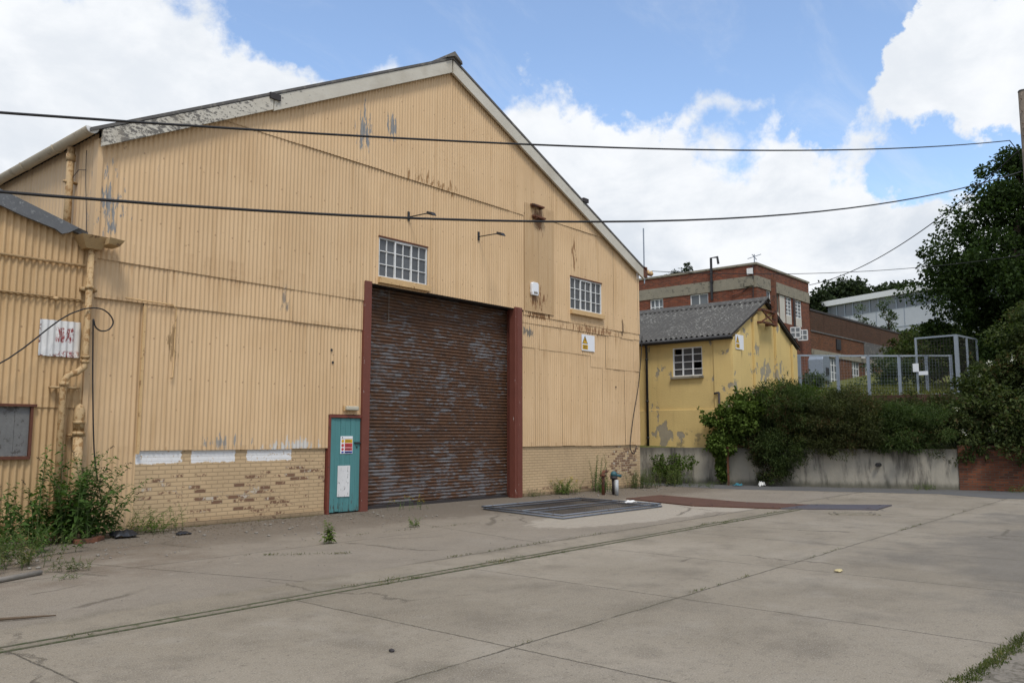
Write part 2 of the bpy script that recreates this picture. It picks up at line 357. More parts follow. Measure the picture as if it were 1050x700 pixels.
def ground_mat():
    m, nt, b = new_mat('yard_concrete')
    P = wpos(nt); X, Y, Z = xyz(nt, P)
    big = noise(nt, P, .22, 5, .6); med = noise(nt, P, 1.3, 6, .65); fine = noise(nt, P, 22, 6, .8); agg = noise(nt, P, 85, 3, .6)
    k = mx(nt, st(nt, big, .3, .7), (.21, .178, .13), (.285, .246, .188))
    # slab to slab tone
    sx = ma(nt, 'FLOOR', ma(nt, 'DIVIDE', ma(nt, 'SUBTRACT', X, 5.0), 2.55)); 
    sy = ma(nt, 'FLOOR', ma(nt, 'DIVIDE', ma(nt, 'SUBTRACT', Y, 1.35), 2.9))
    wn = nd(nt, 'ShaderNodeTexWhiteNoise', {'Vector': cxyz(nt, sx, sy, 0.0)}).outputs['Value']
    v = ma(nt, 'ADD', .93, ma(nt, 'MULTIPLY', wn, .13))
    k = mx(nt, 1.0, k, cxyz(nt, v, v, v), 'MULTIPLY')
    k = mx(nt, ma(nt, 'MULTIPLY', st(nt, med, .46, .70), .6), k, (.14, .118, .088))
    k = mx(nt, ma(nt, 'MULTIPLY', st(nt, noise(nt, P, .75, 5, .7), .52, .68), .35), k, (.32, .285, .23))
    # dark noise stains; the blob paints shade into the right foreground's colour
    stain_shade = ma(nt, 'ADD', noise(nt, P, .45, 5, .65), ma(nt, 'MULTIPLY', blob(nt, P, (15, 1.5, 0), (8.5, 3.6, 1)), .45))
    k = mx(nt, ma(nt, 'MULTIPLY', st(nt, stain_shade, .60, .80), .62), k, (.105, .095, .08))
    # apron by the shed: rougher, browner, dirt against the wall
    ap = st(nt, ma(nt, 'ADD', Y, ma(nt, 'MULTIPLY', med, .25)), 7.95, 8.05)
    k = mx(nt, ma(nt, 'MULTIPLY', ap, .5), k, (.215, .185, .15))
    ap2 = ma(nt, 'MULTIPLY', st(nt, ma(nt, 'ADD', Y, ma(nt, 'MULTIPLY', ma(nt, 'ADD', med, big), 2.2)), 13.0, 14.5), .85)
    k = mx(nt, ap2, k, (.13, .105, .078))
    lf = ma(nt, 'MULTIPLY', st(nt, blob(nt, P, (4.2, 11.4, 0), (3.4, 2.6, 1)), .1, .55), st(nt, med, .38, .58))
    k = mx(nt, ma(nt, 'MULTIPLY', lf, .7), k, (.15, .115, .082))
    # pale scraped concrete beside the lying fence panels
    pe = ma(nt, 'ADD', ma(nt, 'MAXIMUM', blob(nt, P, (14.6, 9.3, 0), (3.6, 1.25, 1)), blob(nt, P, (17.6, 9.6, 0), (2.2, 2.2, 1))), ma(nt, 'MULTIPLY', ma(nt, 'SUBTRACT', med, .5), .9))
    pe = ma(nt, 'MULTIPLY', st(nt, pe, .12, .2), st(nt, Y, 7.88, 7.95))
    k = mx(nt, ma(nt, 'MULTIPLY', pe, .55), k, (.43, .385, .315))
    # joints
    jn = ma(nt, 'MULTIPLY', ma(nt, 'SUBTRACT', noise(nt, P, 3, 5, .7), .5), .07)
    def line(coord, c, w):
        return st(nt, ma(nt, 'ABSOLUTE', ma(nt, 'ADD', ma(nt, 'SUBTRACT', coord, c), jn)), w * 1.6, w * .5)
    J = line(Y, 4.25, .010)
    low = st(nt, Y, 7.2, 7.1)
    for c, lim in ((2.45, 1), (5.0, 1), (7.55, 1), (10.1, 1), (12.65, 1), (15.2, 1), (17.75, 1), (20.3, 1)):
        J = ma(nt, 'MAXIMUM', J, ma(nt, 'MULTIPLY', line(X, c, .008), low))
    J = ma(nt, 'MAXIMUM', J, ma(nt, 'MULTIPLY', line(Y, 7.9, .018), st(nt, X, 6.5, 8)))
    J = ma(nt, 'MAXIMUM', J, ma(nt, 'MULTIPLY', line(Y, 10.3, .01), st(nt, X, 11, 9)))
    J = ma(nt, 'MAXIMUM', J, ma(nt, 'MULTIPLY', line(ma(nt, 'ADD', X, ma(nt, 'MULTIPLY', Y, .32)), 6.9 + 1.3, .012), ap))
    J = ma(nt, 'MAXIMUM', J, ma(nt, 'MULTIPLY', line(ma(nt, 'SUBTRACT', X, ma(nt, 'MULTIPLY', Y, .2)), 8.4, .01), ap))
    J = ma(nt, 'MULTIPLY', J, st(nt, noise(nt, P, 2.2, 4, .6), .28, .46))
    k = mx(nt, ma(nt, 'MULTIPLY', J, .85), k, (.06, .052, .036))
    # halo of dirt and moss along the joints
    def halo(coord, c, w): return st(nt, ma(nt, 'ABSOLUTE', ma(nt, 'SUBTRACT', coord, c)), w, 0.0)
    H = ma(nt, 'MAXIMUM', halo(Y, 4.25, .18), ma(nt, 'MAXIMUM', halo(Y, 7.15, .35), halo(Y, 7.9, .2)))
    k = mx(nt, ma(nt, 'MULTIPLY', ma(nt, 'MULTIPLY', H, st(nt, med, .4, .65)), .45), k, (.12, .105, .07))
    # cracks
    vo = nd(nt, 'ShaderNodeTexVoronoi', {'Vector': vm(nt, 'ADD', P, cxyz(nt, ma(nt, 'MULTIPLY', med, .9), ma(nt, 'MULTIPLY', big, .9), 0.0)), 'Scale': .28}, feature='DISTANCE_TO_EDGE').outputs['Distance']
    C = ma(nt, 'MULTIPLY', st(nt, vo, .010, .003), st(nt, noise(nt, P, .6, 3, .5), .51, .57))
    k = mx(nt, ma(nt, 'MULTIPLY', C, .75), k, (.09, .075, .055))
    # grit and speckle
    sp = st(nt, fine, .56, .64)
    k = mx(nt, ma(nt, 'MULTIPLY', st(nt, noise(nt, P, 9, 5, .75), .50, .68), .38), k, (.15, .13, .10))
    k = mx(nt, ma(nt, 'MULTIPLY', sp, .70), k, (.10, .083, .06))
    k = mx(nt, ma(nt, 'MULTIPLY', st(nt, agg, .57, .64), .65), k, (.42, .385, .32))
    k = mx(nt, ma(nt, 'MULTIPLY', st(nt, agg, .42, .34), .5), k, (.12, .10, .08))
    h = ma(nt, 'SUBTRACT', ma(nt, 'ADD', ma(nt, 'MULTIPLY', fine, .5), ma(nt, 'MULTIPLY', agg, .3)), ma(nt, 'MULTIPLY', J, 2.0))
    setp(nt, b, k, .88, 0, h, .012, .55, .25)
    M['yard_concrete'] = m
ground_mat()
def road_mat():
    m, nt, b = new_mat('road_asphalt')
    P = wpos(nt)
    med = noise(nt, P, 1.0, 5, .65); f = noise(nt, P, 60, 3, .6)
    k = mx(nt, med, (.075, .075, .075), (.135, .132, .125))
    k = mx(nt, ma(nt, 'MULTIPLY', st(nt, f, .55, .7), .4), k, (.22, .21, .19))
    setp(nt, b, k, .85, 0, f, .01, .5, .3)
    M['road_asphalt'] = m
road_mat()
def grass_mat():
    m, nt, b = new_mat('rough_grass')
    P = wpos(nt)
    k = mx(nt, noise(nt, P, .9, 5, .65), (.09, .11, .03), (.17, .17, .055))
    k = mx(nt, ma(nt, 'MULTIPLY', st(nt, noise(nt, vm(nt, 'MULTIPLY', P, (14, 14, 3)), 1.0, 4, .7), .5, .7), .5), k, (.14, .125, .05))
    setp(nt, b, k, .9, 0, noise(nt, P, 20, 4, .7), .08, 1, .1)
    M['rough_grass'] = m
grass_mat()
def leaf_mat(name, dark, light, clump=1.2, trans=.25, odd=None, oddamt=.12):
    m, nt, b = new_mat(name)
    P = wpos(nt); r = isl(nt)
    k = mx(nt, r, dark, light)
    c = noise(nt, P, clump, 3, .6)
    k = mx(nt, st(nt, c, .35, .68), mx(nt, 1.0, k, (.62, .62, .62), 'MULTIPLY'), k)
    if odd:
        r2 = ma(nt, 'FRACT', ma(nt, 'MULTIPLY', r, 37.7))
        k = mx(nt, ma(nt, 'MULTIPLY', st(nt, r2, 1 - oddamt, 1 - oddamt + .01), st(nt, noise(nt, P, .9, 3, .5), .45, .6)), k, odd)
    setp(nt, b, k, .75, 0, spec=.12)
    tr = nd(nt, 'ShaderNodeBsdfTranslucent', {0: mx(nt, 1.0, k, (1.3, 1.5, .6), 'MULTIPLY')})
    sh = nd(nt, 'ShaderNodeMixShader', {0: trans, 1: b.outputs[0], 2: tr.outputs[0]})
    nt.links.new(sh.outputs[0], nt.nodes['Material Output'].inputs[0])
    M[name] = m
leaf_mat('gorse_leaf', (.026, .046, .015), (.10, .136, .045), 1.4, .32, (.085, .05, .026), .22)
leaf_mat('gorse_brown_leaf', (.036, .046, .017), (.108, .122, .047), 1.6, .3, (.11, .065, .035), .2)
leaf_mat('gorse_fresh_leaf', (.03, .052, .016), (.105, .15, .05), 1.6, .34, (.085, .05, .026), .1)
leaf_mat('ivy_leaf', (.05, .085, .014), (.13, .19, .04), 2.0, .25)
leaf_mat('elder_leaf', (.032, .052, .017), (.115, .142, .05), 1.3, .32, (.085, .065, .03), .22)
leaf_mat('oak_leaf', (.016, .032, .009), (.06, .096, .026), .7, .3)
leaf_mat('far_leaf', (.018, .03, .014), (.05, .07, .028), .4, .15)
leaf_mat('birch_leaf', (.05, .075, .035), (.11, .145, .065), .9, .25)
leaf_mat('buddleia_leaf', (.05, .10, .022), (.12, .205, .05), 4, .3)
leaf_mat('weed_leaf', (.075, .125, .02), (.17, .24, .05), 6, .3)
leaf_mat('lawn_blade', (.11, .13, .03), (.22, .215, .07), 1.2, .3)
leaf_mat('grass_blade', (.05, .075, .02), (.13, .15, .045), 4, .3, (.2, .17, .08), .25)
leaf_mat('flower_yellow', (.45, .33, .02), (.6, .45, .05), 4, .2)
leaf_mat('flower_white', (.55, .55, .48), (.7, .7, .62), 4, .2)
leaf_mat('buddleia_spike', (.06, .04, .03), (.1, .08, .05), 4, .1)

# ------------------------------------------------------------------ mesh builder
class MB:
    def __init__(s): s.v = []; s.f = []; s.mi = []; s.cur = 0
    def add(s, vs, fs):
        o = len(s.v); s.v += [tuple(q) for q in vs]; s.f += [tuple(i + o for i in f) for f in fs]; s.mi += [s.cur] * len(fs)
        return s
    def box(s, x0, x1, y0, y1, z0, z1):
        return s.add([(x0, y0, z0), (x1, y0, z0), (x1, y1, z0), (x0, y1, z0), (x0, y0, z1), (x1, y0, z1), (x1, y1, z1), (x0, y1, z1)],
                     [(3, 2, 1, 0), (4, 5, 6, 7), (0, 1, 5, 4), (1, 2, 6, 5), (2, 3, 7, 6), (3, 0, 4, 7)])
    def bar(s, a, b, w, h, up=(0, 0, 1)):
        """rectangular bar from a to b, w wide sideways, h along up"""
        a, b = Vector(a), Vector(b); d = (b - a).normalized(); up = Vector(up)
        if abs(d.dot(up)) > .95: up = Vector((0, 1, 0))
        sd = d.cross(up).normalized(); u = sd.cross(d).normalized()
        vs = []
        for p in (a, b):
            for i, j in ((-1, -1), (1, -1), (1, 1), (-1, 1)): vs.append(p + sd * (i * w / 2) + u * (j * h / 2))
        return s.add(vs, [(0, 3, 2, 1), (4, 5, 6, 7), (0, 1, 5, 4), (1, 2, 6, 5), (2, 3, 7, 6), (3, 0, 4, 7)])
    def tube(s, pts, r, n=8, cap=True):
        pts = [Vector(p) for p in pts]; rs = r if isinstance(r, (list, tuple)) else [r] * len(pts)
        vs = []; fs = []; ref = None
        for i, p in enumerate(pts):
            t = (pts[min(i + 1, len(pts) - 1)] - pts[max(i - 1, 0)]).normalized()
            if ref is None: ref = Vector((1, 0, 0)) if abs(t.x) < .8 else Vector((0, 1, 0))
            u = (ref - t * ref.dot(t)).normalized(); ref = u; w = t.cross(u)
            for k in range(n):
                a = 2 * PI * k / n; vs.append(p + u * (math.cos(a) * rs[i]) + w * (math.sin(a) * rs[i]))
        for i in range(len(pts) - 1):
            for k in range(n):
                k2 = (k + 1) % n; fs.append((i * n + k, i * n + k2, (i + 1) * n + k2, (i + 1) * n + k))
        if cap:
            fs.append(tuple(range(n - 1, -1, -1))); fs.append(tuple((len(pts) - 1) * n + k for k in range(n)))
        return s.add(vs, fs)
    def prism(s, poly, axis, a, b):
        """2-D polygon swept along an axis; poly gives the two other coordinates in order"""
        def P(u, v, w): return {'x': (w, u, v), 'y': (u, w, v), 'z': (u, v, w)}[axis]
        n = len(poly); vs = [P(u, v, a) for u, v in poly] + [P(u, v, b) for u, v in poly]
        fs = [tuple(range(n)), tuple(range(2 * n - 1, n - 1, -1))] + [(i, i + n, (i + 1) % n + n, (i + 1) % n) for i in range(n)]
        return s.add(vs, fs)
    def ball(s, c, r, n=8, m=6):
        rx, ry, rz = r if isinstance(r, (tuple, list)) else (r, r, r)
        vs = [(c[0], c[1], c[2] - rz)]; fs = []
        for j in range(1, m):
            t = -PI / 2 + PI * j / m
            for k in range(n):
                a = 2 * PI * k / n; vs.append((c[0] + rx * math.cos(t) * math.cos(a), c[1] + ry * math.cos(t) * math.sin(a), c[2] + rz * math.sin(t)))
        vs.append((c[0], c[1], c[2] + rz)); L = len(vs) - 1
        for k in range(n):
            fs.append((0, 1 + (k + 1) % n, 1 + k)); fs.append((L, 1 + (m - 2) * n + k, 1 + (m - 2) * n + (k + 1) % n))
            for j in range(m - 2):
                a = 1 + j * n; fs.append((a + k, a + (k + 1) % n, a + n + (k + 1) % n, a + n + k))
        return s.add(vs, fs)
    def build(s, name, mats, parent=None, smooth=False, bevel=0, local=False):
        me = bpy.data.meshes.new(name); o = bpy.data.objects.new(name, me); col.objects.link(o)
        off = Vector((0, 0, 0))
        if parent is not None:
            o.parent = parent
            if not local:
                q = parent
                while q is not None: off += q.location; q = q.parent
        me.from_pydata([tuple(Vector(v) - off) for v in s.v], [], s.f)
        for m_ in (mats if isinstance(mats, (list, tuple)) else [mats]): me.materials.append(M[m_])
        if any(s.mi): me.polygons.foreach_set('material_index', s.mi)
        if smooth: me.polygons.foreach_set('use_smooth', [True] * len(me.polygons))
        if bevel:
            md = o.modifiers.new('bevel', 'BEVEL'); md.width = bevel; md.segments = 2; md.limit_method = 'ANGLE'
        me.update()
        return o
def tag(o, label=None, cat=None, group=None, kind=None):
    if label: o['label'] = label
    if cat: o['category'] = cat
    if group: o['group'] = group
    if kind: o['kind'] = kind
    return o
def thing(name, label, cat, loc=(0, 0, 0), group=None):
    o = bpy.data.objects.new(name, None); col.objects.link(o); o.location = loc; o.empty_display_size = .3
    return tag(o, label, cat, group)
def dup(root, loc, label, group=None, scale=None, rz=None):
    r = root.copy(); col.objects.link(r); r.location = loc; r['label'] = label
    if group: r['group'] = group
    if scale: r.scale = scale
    if rz is not None: r.rotation_euler = (0, 0, rz)
    for ch in list(root.children):
        c = ch.copy(); col.objects.link(c); c.parent = r
        for g in ch.children:
            d = g.copy(); col.objects.link(d); d.parent = c
    return r

# ------------------------------------------------------------------ foliage
def leaves_np(P, N, L, W, rng, droop=.3, up=.3, spread=1.0):
    """one folded leaf quad per point; returns verts (n,4,3)"""
    n = len(P)
    a = N * (1 / max(spread, .01)) * .6 + rng.normal(size=(n, 3)) * spread * .7
    a[:, 2] += up - droop
    a /= np.linalg.norm(a, axis=1)[:, None] + 1e-9
    q = rng.normal(size=(n, 3)); q[:, 2] += 1.2
    sd = np.cross(a, q); sd /= np.linalg.norm(sd, axis=1)[:, None] + 1e-9
    nn = np.cross(sd, a)
    Ls = L * rng.uniform(.6, 1.3, n)[:, None]; Ws = W * rng.uniform(.7, 1.25, n)[:, None]
    v = np.empty((n, 4, 3))
    v[:, 0] = P; v[:, 1] = P + a * Ls * .5 + sd * Ws * .5 + nn * Ws * .15
    v[:, 2] = P + a * Ls - np.array([0, 0, 1]) * Ls * .12; v[:, 3] = P + a * Ls * .5 - sd * Ws * .5 + nn * Ws * .15
    return v
def quads_obj(name, V, mat, parent=None, extra=None):
    """V: (n,4,3) world coordinates"""
    off = np.zeros(3); q = parent
    while q is not None: off += np.array(q.location); q = q.parent
    n = len(V); co = (V.reshape(-1, 3) - off).astype(np.float32)
    me = bpy.data.meshes.new(name)
    me.vertices.add(n * 4); me.vertices.foreach_set('co', co.ravel())
    me.loops.add(n * 4); me.loops.foreach_set('vertex_index', np.arange(n * 4, dtype=np.int32))
    me.polygons.add(n); me.polygons.foreach_set('loop_start', np.arange(0, n * 4, 4, dtype=np.int32))
    me.materials.append(M[mat]); me.update(calc_edges=True); me.validate()
    o = bpy.data.objects.new(name, me); col.objects.link(o)
    if parent is not None: o.parent = parent
    return o
def crown_points(ells, nclump, nleaf, cr, rng, shell=.55):
    """clumps spread through a union of ellipsoids, leaves through each clump"""
    e = np.array([list(c) + list(r) for c, r in ells], float)
    vol = e[:, 3] * e[:, 4] * e[:, 5]; pk = rng.choice(len(e), nclump, p=vol ** .75 / (vol ** .75).sum())
    d = rng.normal(size=(nclump, 3)); d /= np.linalg.norm(d, axis=1)[:, None]
    rad = rng.uniform(shell, 1.04, nclump)[:, None]
    C = e[pk, :3] + d * rad * e[pk, 3:]
    sz = cr * rng.uniform(.55, 1.45, nclump)
    ci = np.repeat(np.arange(nclump), nleaf)
    dd = rng.normal(size=(len(ci), 3)); dd /= np.linalg.norm(dd, axis=1)[:, None]
    P = C[ci] + dd * (rng.uniform(.25, 1, len(ci)) ** .6)[:, None] * sz[ci][:, None] * np.array([1.15, 1.15, .75])
    N = dd * .6 + d[ci] * .6
    return P, N, C
def bush(name, label, cat, base, ells, nclump, nleaf, cr, L, W, mat, seed, group=None, stems=8, stem_mat='woody_stem', droop=.3, up=.3, flowers=None, zmin=None, sr=.03, shell=.5):
    rng = np.random.default_rng(seed)
    t = thing(name, label, cat, base, group)
    P, N, C = crown_points(ells, nclump, nleaf, cr, rng, shell)
    if zmin is not None:
        k = P[:, 2] > zmin; P, N = P[k], N[k]
    ns2 = nclump // 3; ci = rng.choice(len(C), ns2); sp0 = C[ci]; cen = np.mean([e[0] for e in ells], axis=0)
    dr = sp0 - cen; dr /= np.linalg.norm(dr, axis=1)[:, None] + 1e-9; dr[:, 2] += .7; dr /= np.linalg.norm(dr, axis=1)[:, None]
    ln = cr * rng.uniform(.9, 2.0, ns2); q = rng.uniform(0, 1, (ns2, 26)); bend = rng.normal(size=(ns2, 3)) * .25
    SPp = (sp0[:, None] + dr[:, None] * (q * ln[:, None])[..., None] + bend[:, None] * (q ** 2 * ln[:, None])[..., None] + rng.normal(size=(ns2, 26, 3)) * (.07 * cr * (1.2 - q))[..., None]).reshape(-1, 3)
    SPn = np.repeat(dr, 26, 0) + rng.normal(size=(ns2 * 26, 3)) * .5
    P = np.concatenate([P, SPp]); N = np.concatenate([N, SPn])
    if zmin is not None: k = P[:, 2] > zmin; P, N = P[k], N[k]
    quads_obj('foliage', leaves_np(P, N, L, W, rng, droop, up), mat, t)
    mb = MB(); b = Vector(base)
    for i in rng.choice(len(C), min(stems, len(C)), replace=False):
        c = Vector(C[i]); mid = b.lerp(c, .5) + Vector((rng.normal() * .1, rng.normal() * .1, abs(rng.normal()) * .15))
        mb.tube([b + Vector((rng.normal() * sr * .6, rng.normal() * sr * .6, -.05)), mid, c], [sr, sr * .6, sr * .25], 5)
    mb.build('stem', stem_mat, t, True)
    if flowers:
        n, fl, fm = flowers
        ii = rng.choice(len(C), n); pts = C[ii] + rng.normal(size=(n, 3)) * cr * .5
        toC = np.array([0, 0, 1.6]) - pts; toC /= np.linalg.norm(toC, axis=1)[:, None]
        pts = pts + np.array([-.3, -.3, .25]) * cr * 2.0
        pp = np.repeat(pts, 14, 0) + rng.normal(size=(n * 14, 3)) * fl * .45
        quads_obj('blossom', leaves_np(pp, rng.normal(size=pp.shape), fl * .5, fl * .45, rng), fm, t)
    return t
def tree(name, label, base, top_z, ells, nclump, nleaf, cr, L, W, mat, seed, trunk_r=.25, group=None, limbs=16, shell=.5, droop=.3):
    rng = np.random.default_rng(seed)
    t = thing(name, label, 'tree', base, group)
    P, N, C = crown_points(ells, nclump, nleaf, cr, rng, shell)
    quads_obj('crown', leaves_np(P, N, L, W, rng, droop), mat, t)
    b = Vector(base); h = top_z - b.z
    tp = [b + Vector((rng.normal() * .06 * k, rng.normal() * .06 * k, h * k / 6 * .9 - (.2 if k == 0 else 0))) for k in range(7)]
    mb = MB(); mb.tube(tp, [trunk_r * (1.25 if k == 0 else 1 - k / 7) for k in range(7)], 9)
    mb.build('trunk', 'bark', t, True)
    lb = MB()
    for i in rng.choice(len(C), min(limbs, len(C)), replace=False):
        c = Vector(C[i]); k = min(5, max(1, int((c.z - b.z) / h * 6) - 1)); s0 = tp[k]
        m_ = s0.lerp(c, .5) + Vector((0, 0, .08 * (c - s0).length))
        lb.tube([s0, m_, c], [trunk_r * .42 * (1 - k / 8), trunk_r * .25 * (1 - k / 8), trunk_r * .07], 5)
    lb.build('limb', 'bark', t, True)
    return t

# ================================================================== SETTING
# ground: one sheet to the horizon, denser near the camera for nothing but neatness
g = MB(); g.add([(-500, -500, 0), (600, -500, 0), (600, 600, 0), (-500, 600, 0)], [(0, 1, 2, 3)])
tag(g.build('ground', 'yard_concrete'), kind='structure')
WALL = [(-60, 46.0), (-12, 31.2), (1, 28.75), (4.4, 27.95), (5.97, 27.55), (9.06, 26.45), (10.84, 26.1), (12.3, 25.75), (14.0, 25.3), (16, 24.75), (20, 23.7), (40, 18.5), (90, 6), (160, -5)]
def wallx(y):
    for (y0, x0), (y1, x1) in zip(WALL[:-1], WALL[1:]):
        if y0 <= y <= y1: return x0 + (x1 - x0) * (y - y0) / (y1 - y0)
    return WALL[0][1] if y < WALL[0][0] else WALL[-1][1]
PROF = [(0, 1.12), (1.5, 1.35), (5, 2.0), (9.55, 2.35), (9.95, 3.2), (13, 3.55), (25, 4.4), (45, 7), (75, 11.0), (110, 16), (160, 22), (300, 30)]
def terr(x, y):
    s = x - wallx(y)
    for (a, za), (b, zb) in zip(PROF[:-1], PROF[1:]):
        if s <= b: return za + (zb - za) * max(0, (s - a)) / (b - a)
    return PROF[-1][1]
svals = [.12, .8, 1.5, 3, 5, 7, 9.55, 9.95, 11, 13, 16, 20, 25, 30, 37, 45, 55, 65, 75, 92, 110, 135, 160, 220, 300]
yv = [-60, -30, -12, -4, 0, 2, 4.4, 6, 7.5, 9, 10, 10.9, 12.3, 13.5, 15, 17, 20, 25, 30, 40, 60, 90, 130, 160]
tm = MB(); vs = []
for y in yv:
    for s_ in svals:
        x = wallx(y) + s_; vs.append((x, y, terr(x, y) + (random.uniform(-.06, .06) if s_ > 1 else 0)))
ns = len(svals)
tm.add(vs, [(i * ns + j, i * ns + j + 1, (i + 1) * ns + j + 1, (i + 1) * ns + j) for i in range(len(yv) - 1) for j in range(ns - 1)])
tag(tm.build('grass_bank', 'rough_grass', smooth=True), kind='structure')
# asphalt strip along the foot of the wall
rd = MB(); ys = [-40, -12, 1, 4.4, 6, 9, 10.8, 12.3, 14, 16, 20, 30]
rd.add([(wallx(y) - (3.2 if y < 6 else 2.2 if y < 13 else 1.8) + .25 * math.sin(y), y, .004) for y in ys] + [(wallx(y) + .02, y, .004) for y in ys],
       [(i, i + len(ys), i + 1 + len(ys), i + 1) for i in range(len(ys) - 1)])
tag(rd.build('road', 'road_asphalt'), kind='structure')
pth = MB(); pth.add([(4.0, 1.54, .004), (4.0, -4, .004), (12, -4, .004), (12, 1.0, .004)], [(0, 1, 2, 3)]); tag(pth.build('path', 'old_paving'), kind='structure')
# drain channel across the yard: two rusty rails with a gutter between them
dc = thing('drain_channel', 'narrow twin-rail drain slot running the length of the concrete yard', 'drain', (10, 7.15, 0))
for dy in (-.075, .075):
    mb = MB()
    x = -6.0
    while x < 18.3:
        x2 = x + random.uniform(1.2, 2.6)
        mb.box(x, min(x2, 18.4) - .012, 7.15 + dy - .017, 7.15 + dy + .017, -.05, .006 + random.uniform(0, .003)); x = x2
    mb.build('rail', 'drain_steel', dc)
mb = MB(); mb.box(-6, 18.4, 7.095, 7.205, -.05, .003); mb.build('channel_bed', 'drain_dirt', dc)

# ================================================================== WAREHOUSE
Y0 = 14.10
XL, XR, XA, ZA = 5.75, 22.92, 14.06, 10.87
ZL, ZR = 6.66, 6.97
def roofz(x): return ZL + (ZA - ZL) * (x - XL) / (XA - XL) if x < XA else ZA + (ZR - ZA) * (x - XA) / (XR - XA)
wh = thing('warehouse', 'large cream corrugated metal shed with a gabled front and rusty roller shutter', 'warehouse', ((XL + XR) / 2, 14.1, 0))
PITCH, AMP = .088, .0085
def sheets(mb, x0, x1, zb, zt, y, w=.66, jag=.012, step=.004, pitch=PITCH, amp=AMP, seed=1):
    rr = random.Random(seed)
    x = x0; i = 0
    while x < x1 - 1e-6:
        e = min(x1, math.floor((x + w) / pitch) * pitch if w < 50 else x1)
        if x1 - e < .12: e = x1
        if e <= x: e = x1
        n = max(2, int(round((e - x) / pitch * 8)))
        j = rr.uniform(-jag, jag); yo = y - (i % 2) * step + rr.uniform(-.0015, .0015); t1, t2, t3 = rr.uniform(-.008, .001), rr.uniform(-.002, .003), rr.uniform(-.006, .006)
        vs = []
        for k in range(n + 1):
            q = x + (e - x) * k / n
            yy = yo - amp * math.cos(2 * PI * q / pitch)
            b_ = (zb(q) if callable(zb) else zb) + j; t_ = (zt(q) if callable(zt) else zt)
            vs += [(q, yy + t1 + t3 * (k / n - .5), b_), (q, yy + t2, t_)]
        mb.add(vs, [(2 * k, 2 * k + 2, 2 * k + 3, 2 * k + 1) for k in range(n)])
        x = e; i += 1
W1 = (11.89, 13.38, 5.15, 6.05); W2 = (19.11, 20.72, 5.27, 6.21)
cl = MB()
top = lambda x: roofz(x) - .02
sheets(cl, 6.66, 10.68, 1.345, 3.96, Y0, 1.08, .012, .006, seed=2)
sheets(cl, 10.68, 11.54, 2.06, 3.96, Y0, .9, .004, seed=3)
sheets(cl, XL, 6.66, 0.02, 3.96, Y0 + .03, .8, 0, seed=4)
sheets(cl, XL, 11.54, 3.90, 4.62, Y0 - .02, 1.35, .010, .005, seed=5)
sheets(cl, XL, 11.54, 4.555, lambda x: min(7.66, top(x)), Y0 - .04, 1.9, .008, .003, seed=6)
sheets(cl, 11.54, W1[0], 4.97, 7.66, Y0 - .04, 1.9, 0, .003, seed=6)
sheets(cl, W1[0], W1[1], 4.96, W1[2] - .0, Y0 - .04, 3, 0, seed=7)
sheets(cl, W1[0], W1[1], W1[3], 7.66, Y0 - .04, 3, 0, seed=8)
sheets(cl, W1[1], 16.98, 4.98, 7.66, Y0 - .04, 1.9, 0, .003, seed=9)
sheets(cl, 16.98, W2[0], 4.86, 7.74, Y0 - .04, 1.2, .008, .004, seed=10)
sheets(cl, W2[0], W2[1], 4.86, W2[2], Y0 - .04, 3, .004, seed=11)
sheets(cl, W2[0], W2[1], W2[3], lambda x: min(7.74, top(x)), Y0 - .04, 3, 0, seed=12)
sheets(cl, W2[1], XR, 4.86, top, Y0 - .04, .75, .012, .005, seed=13)
sheets(cl, 16.9, XR, 4.66, 4.93, Y0 - .026, .75, .014, .004, seed=14)
sheets(cl, 16.9, 20.16, 3.98, 4.72, Y0 - .012, .8, .008, .004, seed=15)
sheets(cl, 16.9, 20.16, 1.32, 4.03, Y0, .68, .008, .006, seed=16)
sheets(cl, 20.16, XR, 3.64, 4.72, Y0 - .012, .8, .012, .004, seed=17)
sheets(cl, 20.16, XR, 1.31, 3.70, Y0, .68, .010, .007, seed=18)
# gable course above the long horizontal lap
xa = XL + (7.60 - ZL) * (XA - XL) / (ZA - ZL); xb = XA + (ZA - 7.68) * (XR - XA) / (ZA - ZR)
sheets(cl, xa, 16.98, 7.60, top, Y0 - .058, 2.2, .006, .003, seed=19)
sheets(cl, 16.98, xb, 7.68, top, Y0 - .058, 1.4, .006, .003, seed=20)
cl.build('front_cladding', 'cream_paint', wh, True)
# solid backing so that no light leaks through the laps (with the openings left out)
bk = MB()
for x0, x1, z0, z1 in ((XL, 11.5, 2.0, 5.1), (XL, 10.7, 1.2, 2.0), (XL, W1[0], 5.1, 6.1), (W1[1], W2[0], 5.1, 6.1), (16.95, W2[0], 1.2, 5.1), (W2[0], XR, 1.2, 5.2), (W2[1], XR, 5.2, 6.3), (W1[0], W1[1], 6.08, 6.3)):
    bk.box(x0, x1, Y0 + .075, Y0 + .12, z0, z1)
bk.prism([(XL, 6.1), (W1[0], 6.1), (W1[1], 6.3), (W2[0], 6.3), (XR, 6.3), (XR, ZR - .05), (XA, ZA - .05), (XL, ZL - .05)], 'y', Y0 + .075, Y0 + .12)
bk.build('frame_wall', 'dark_iron', wh)
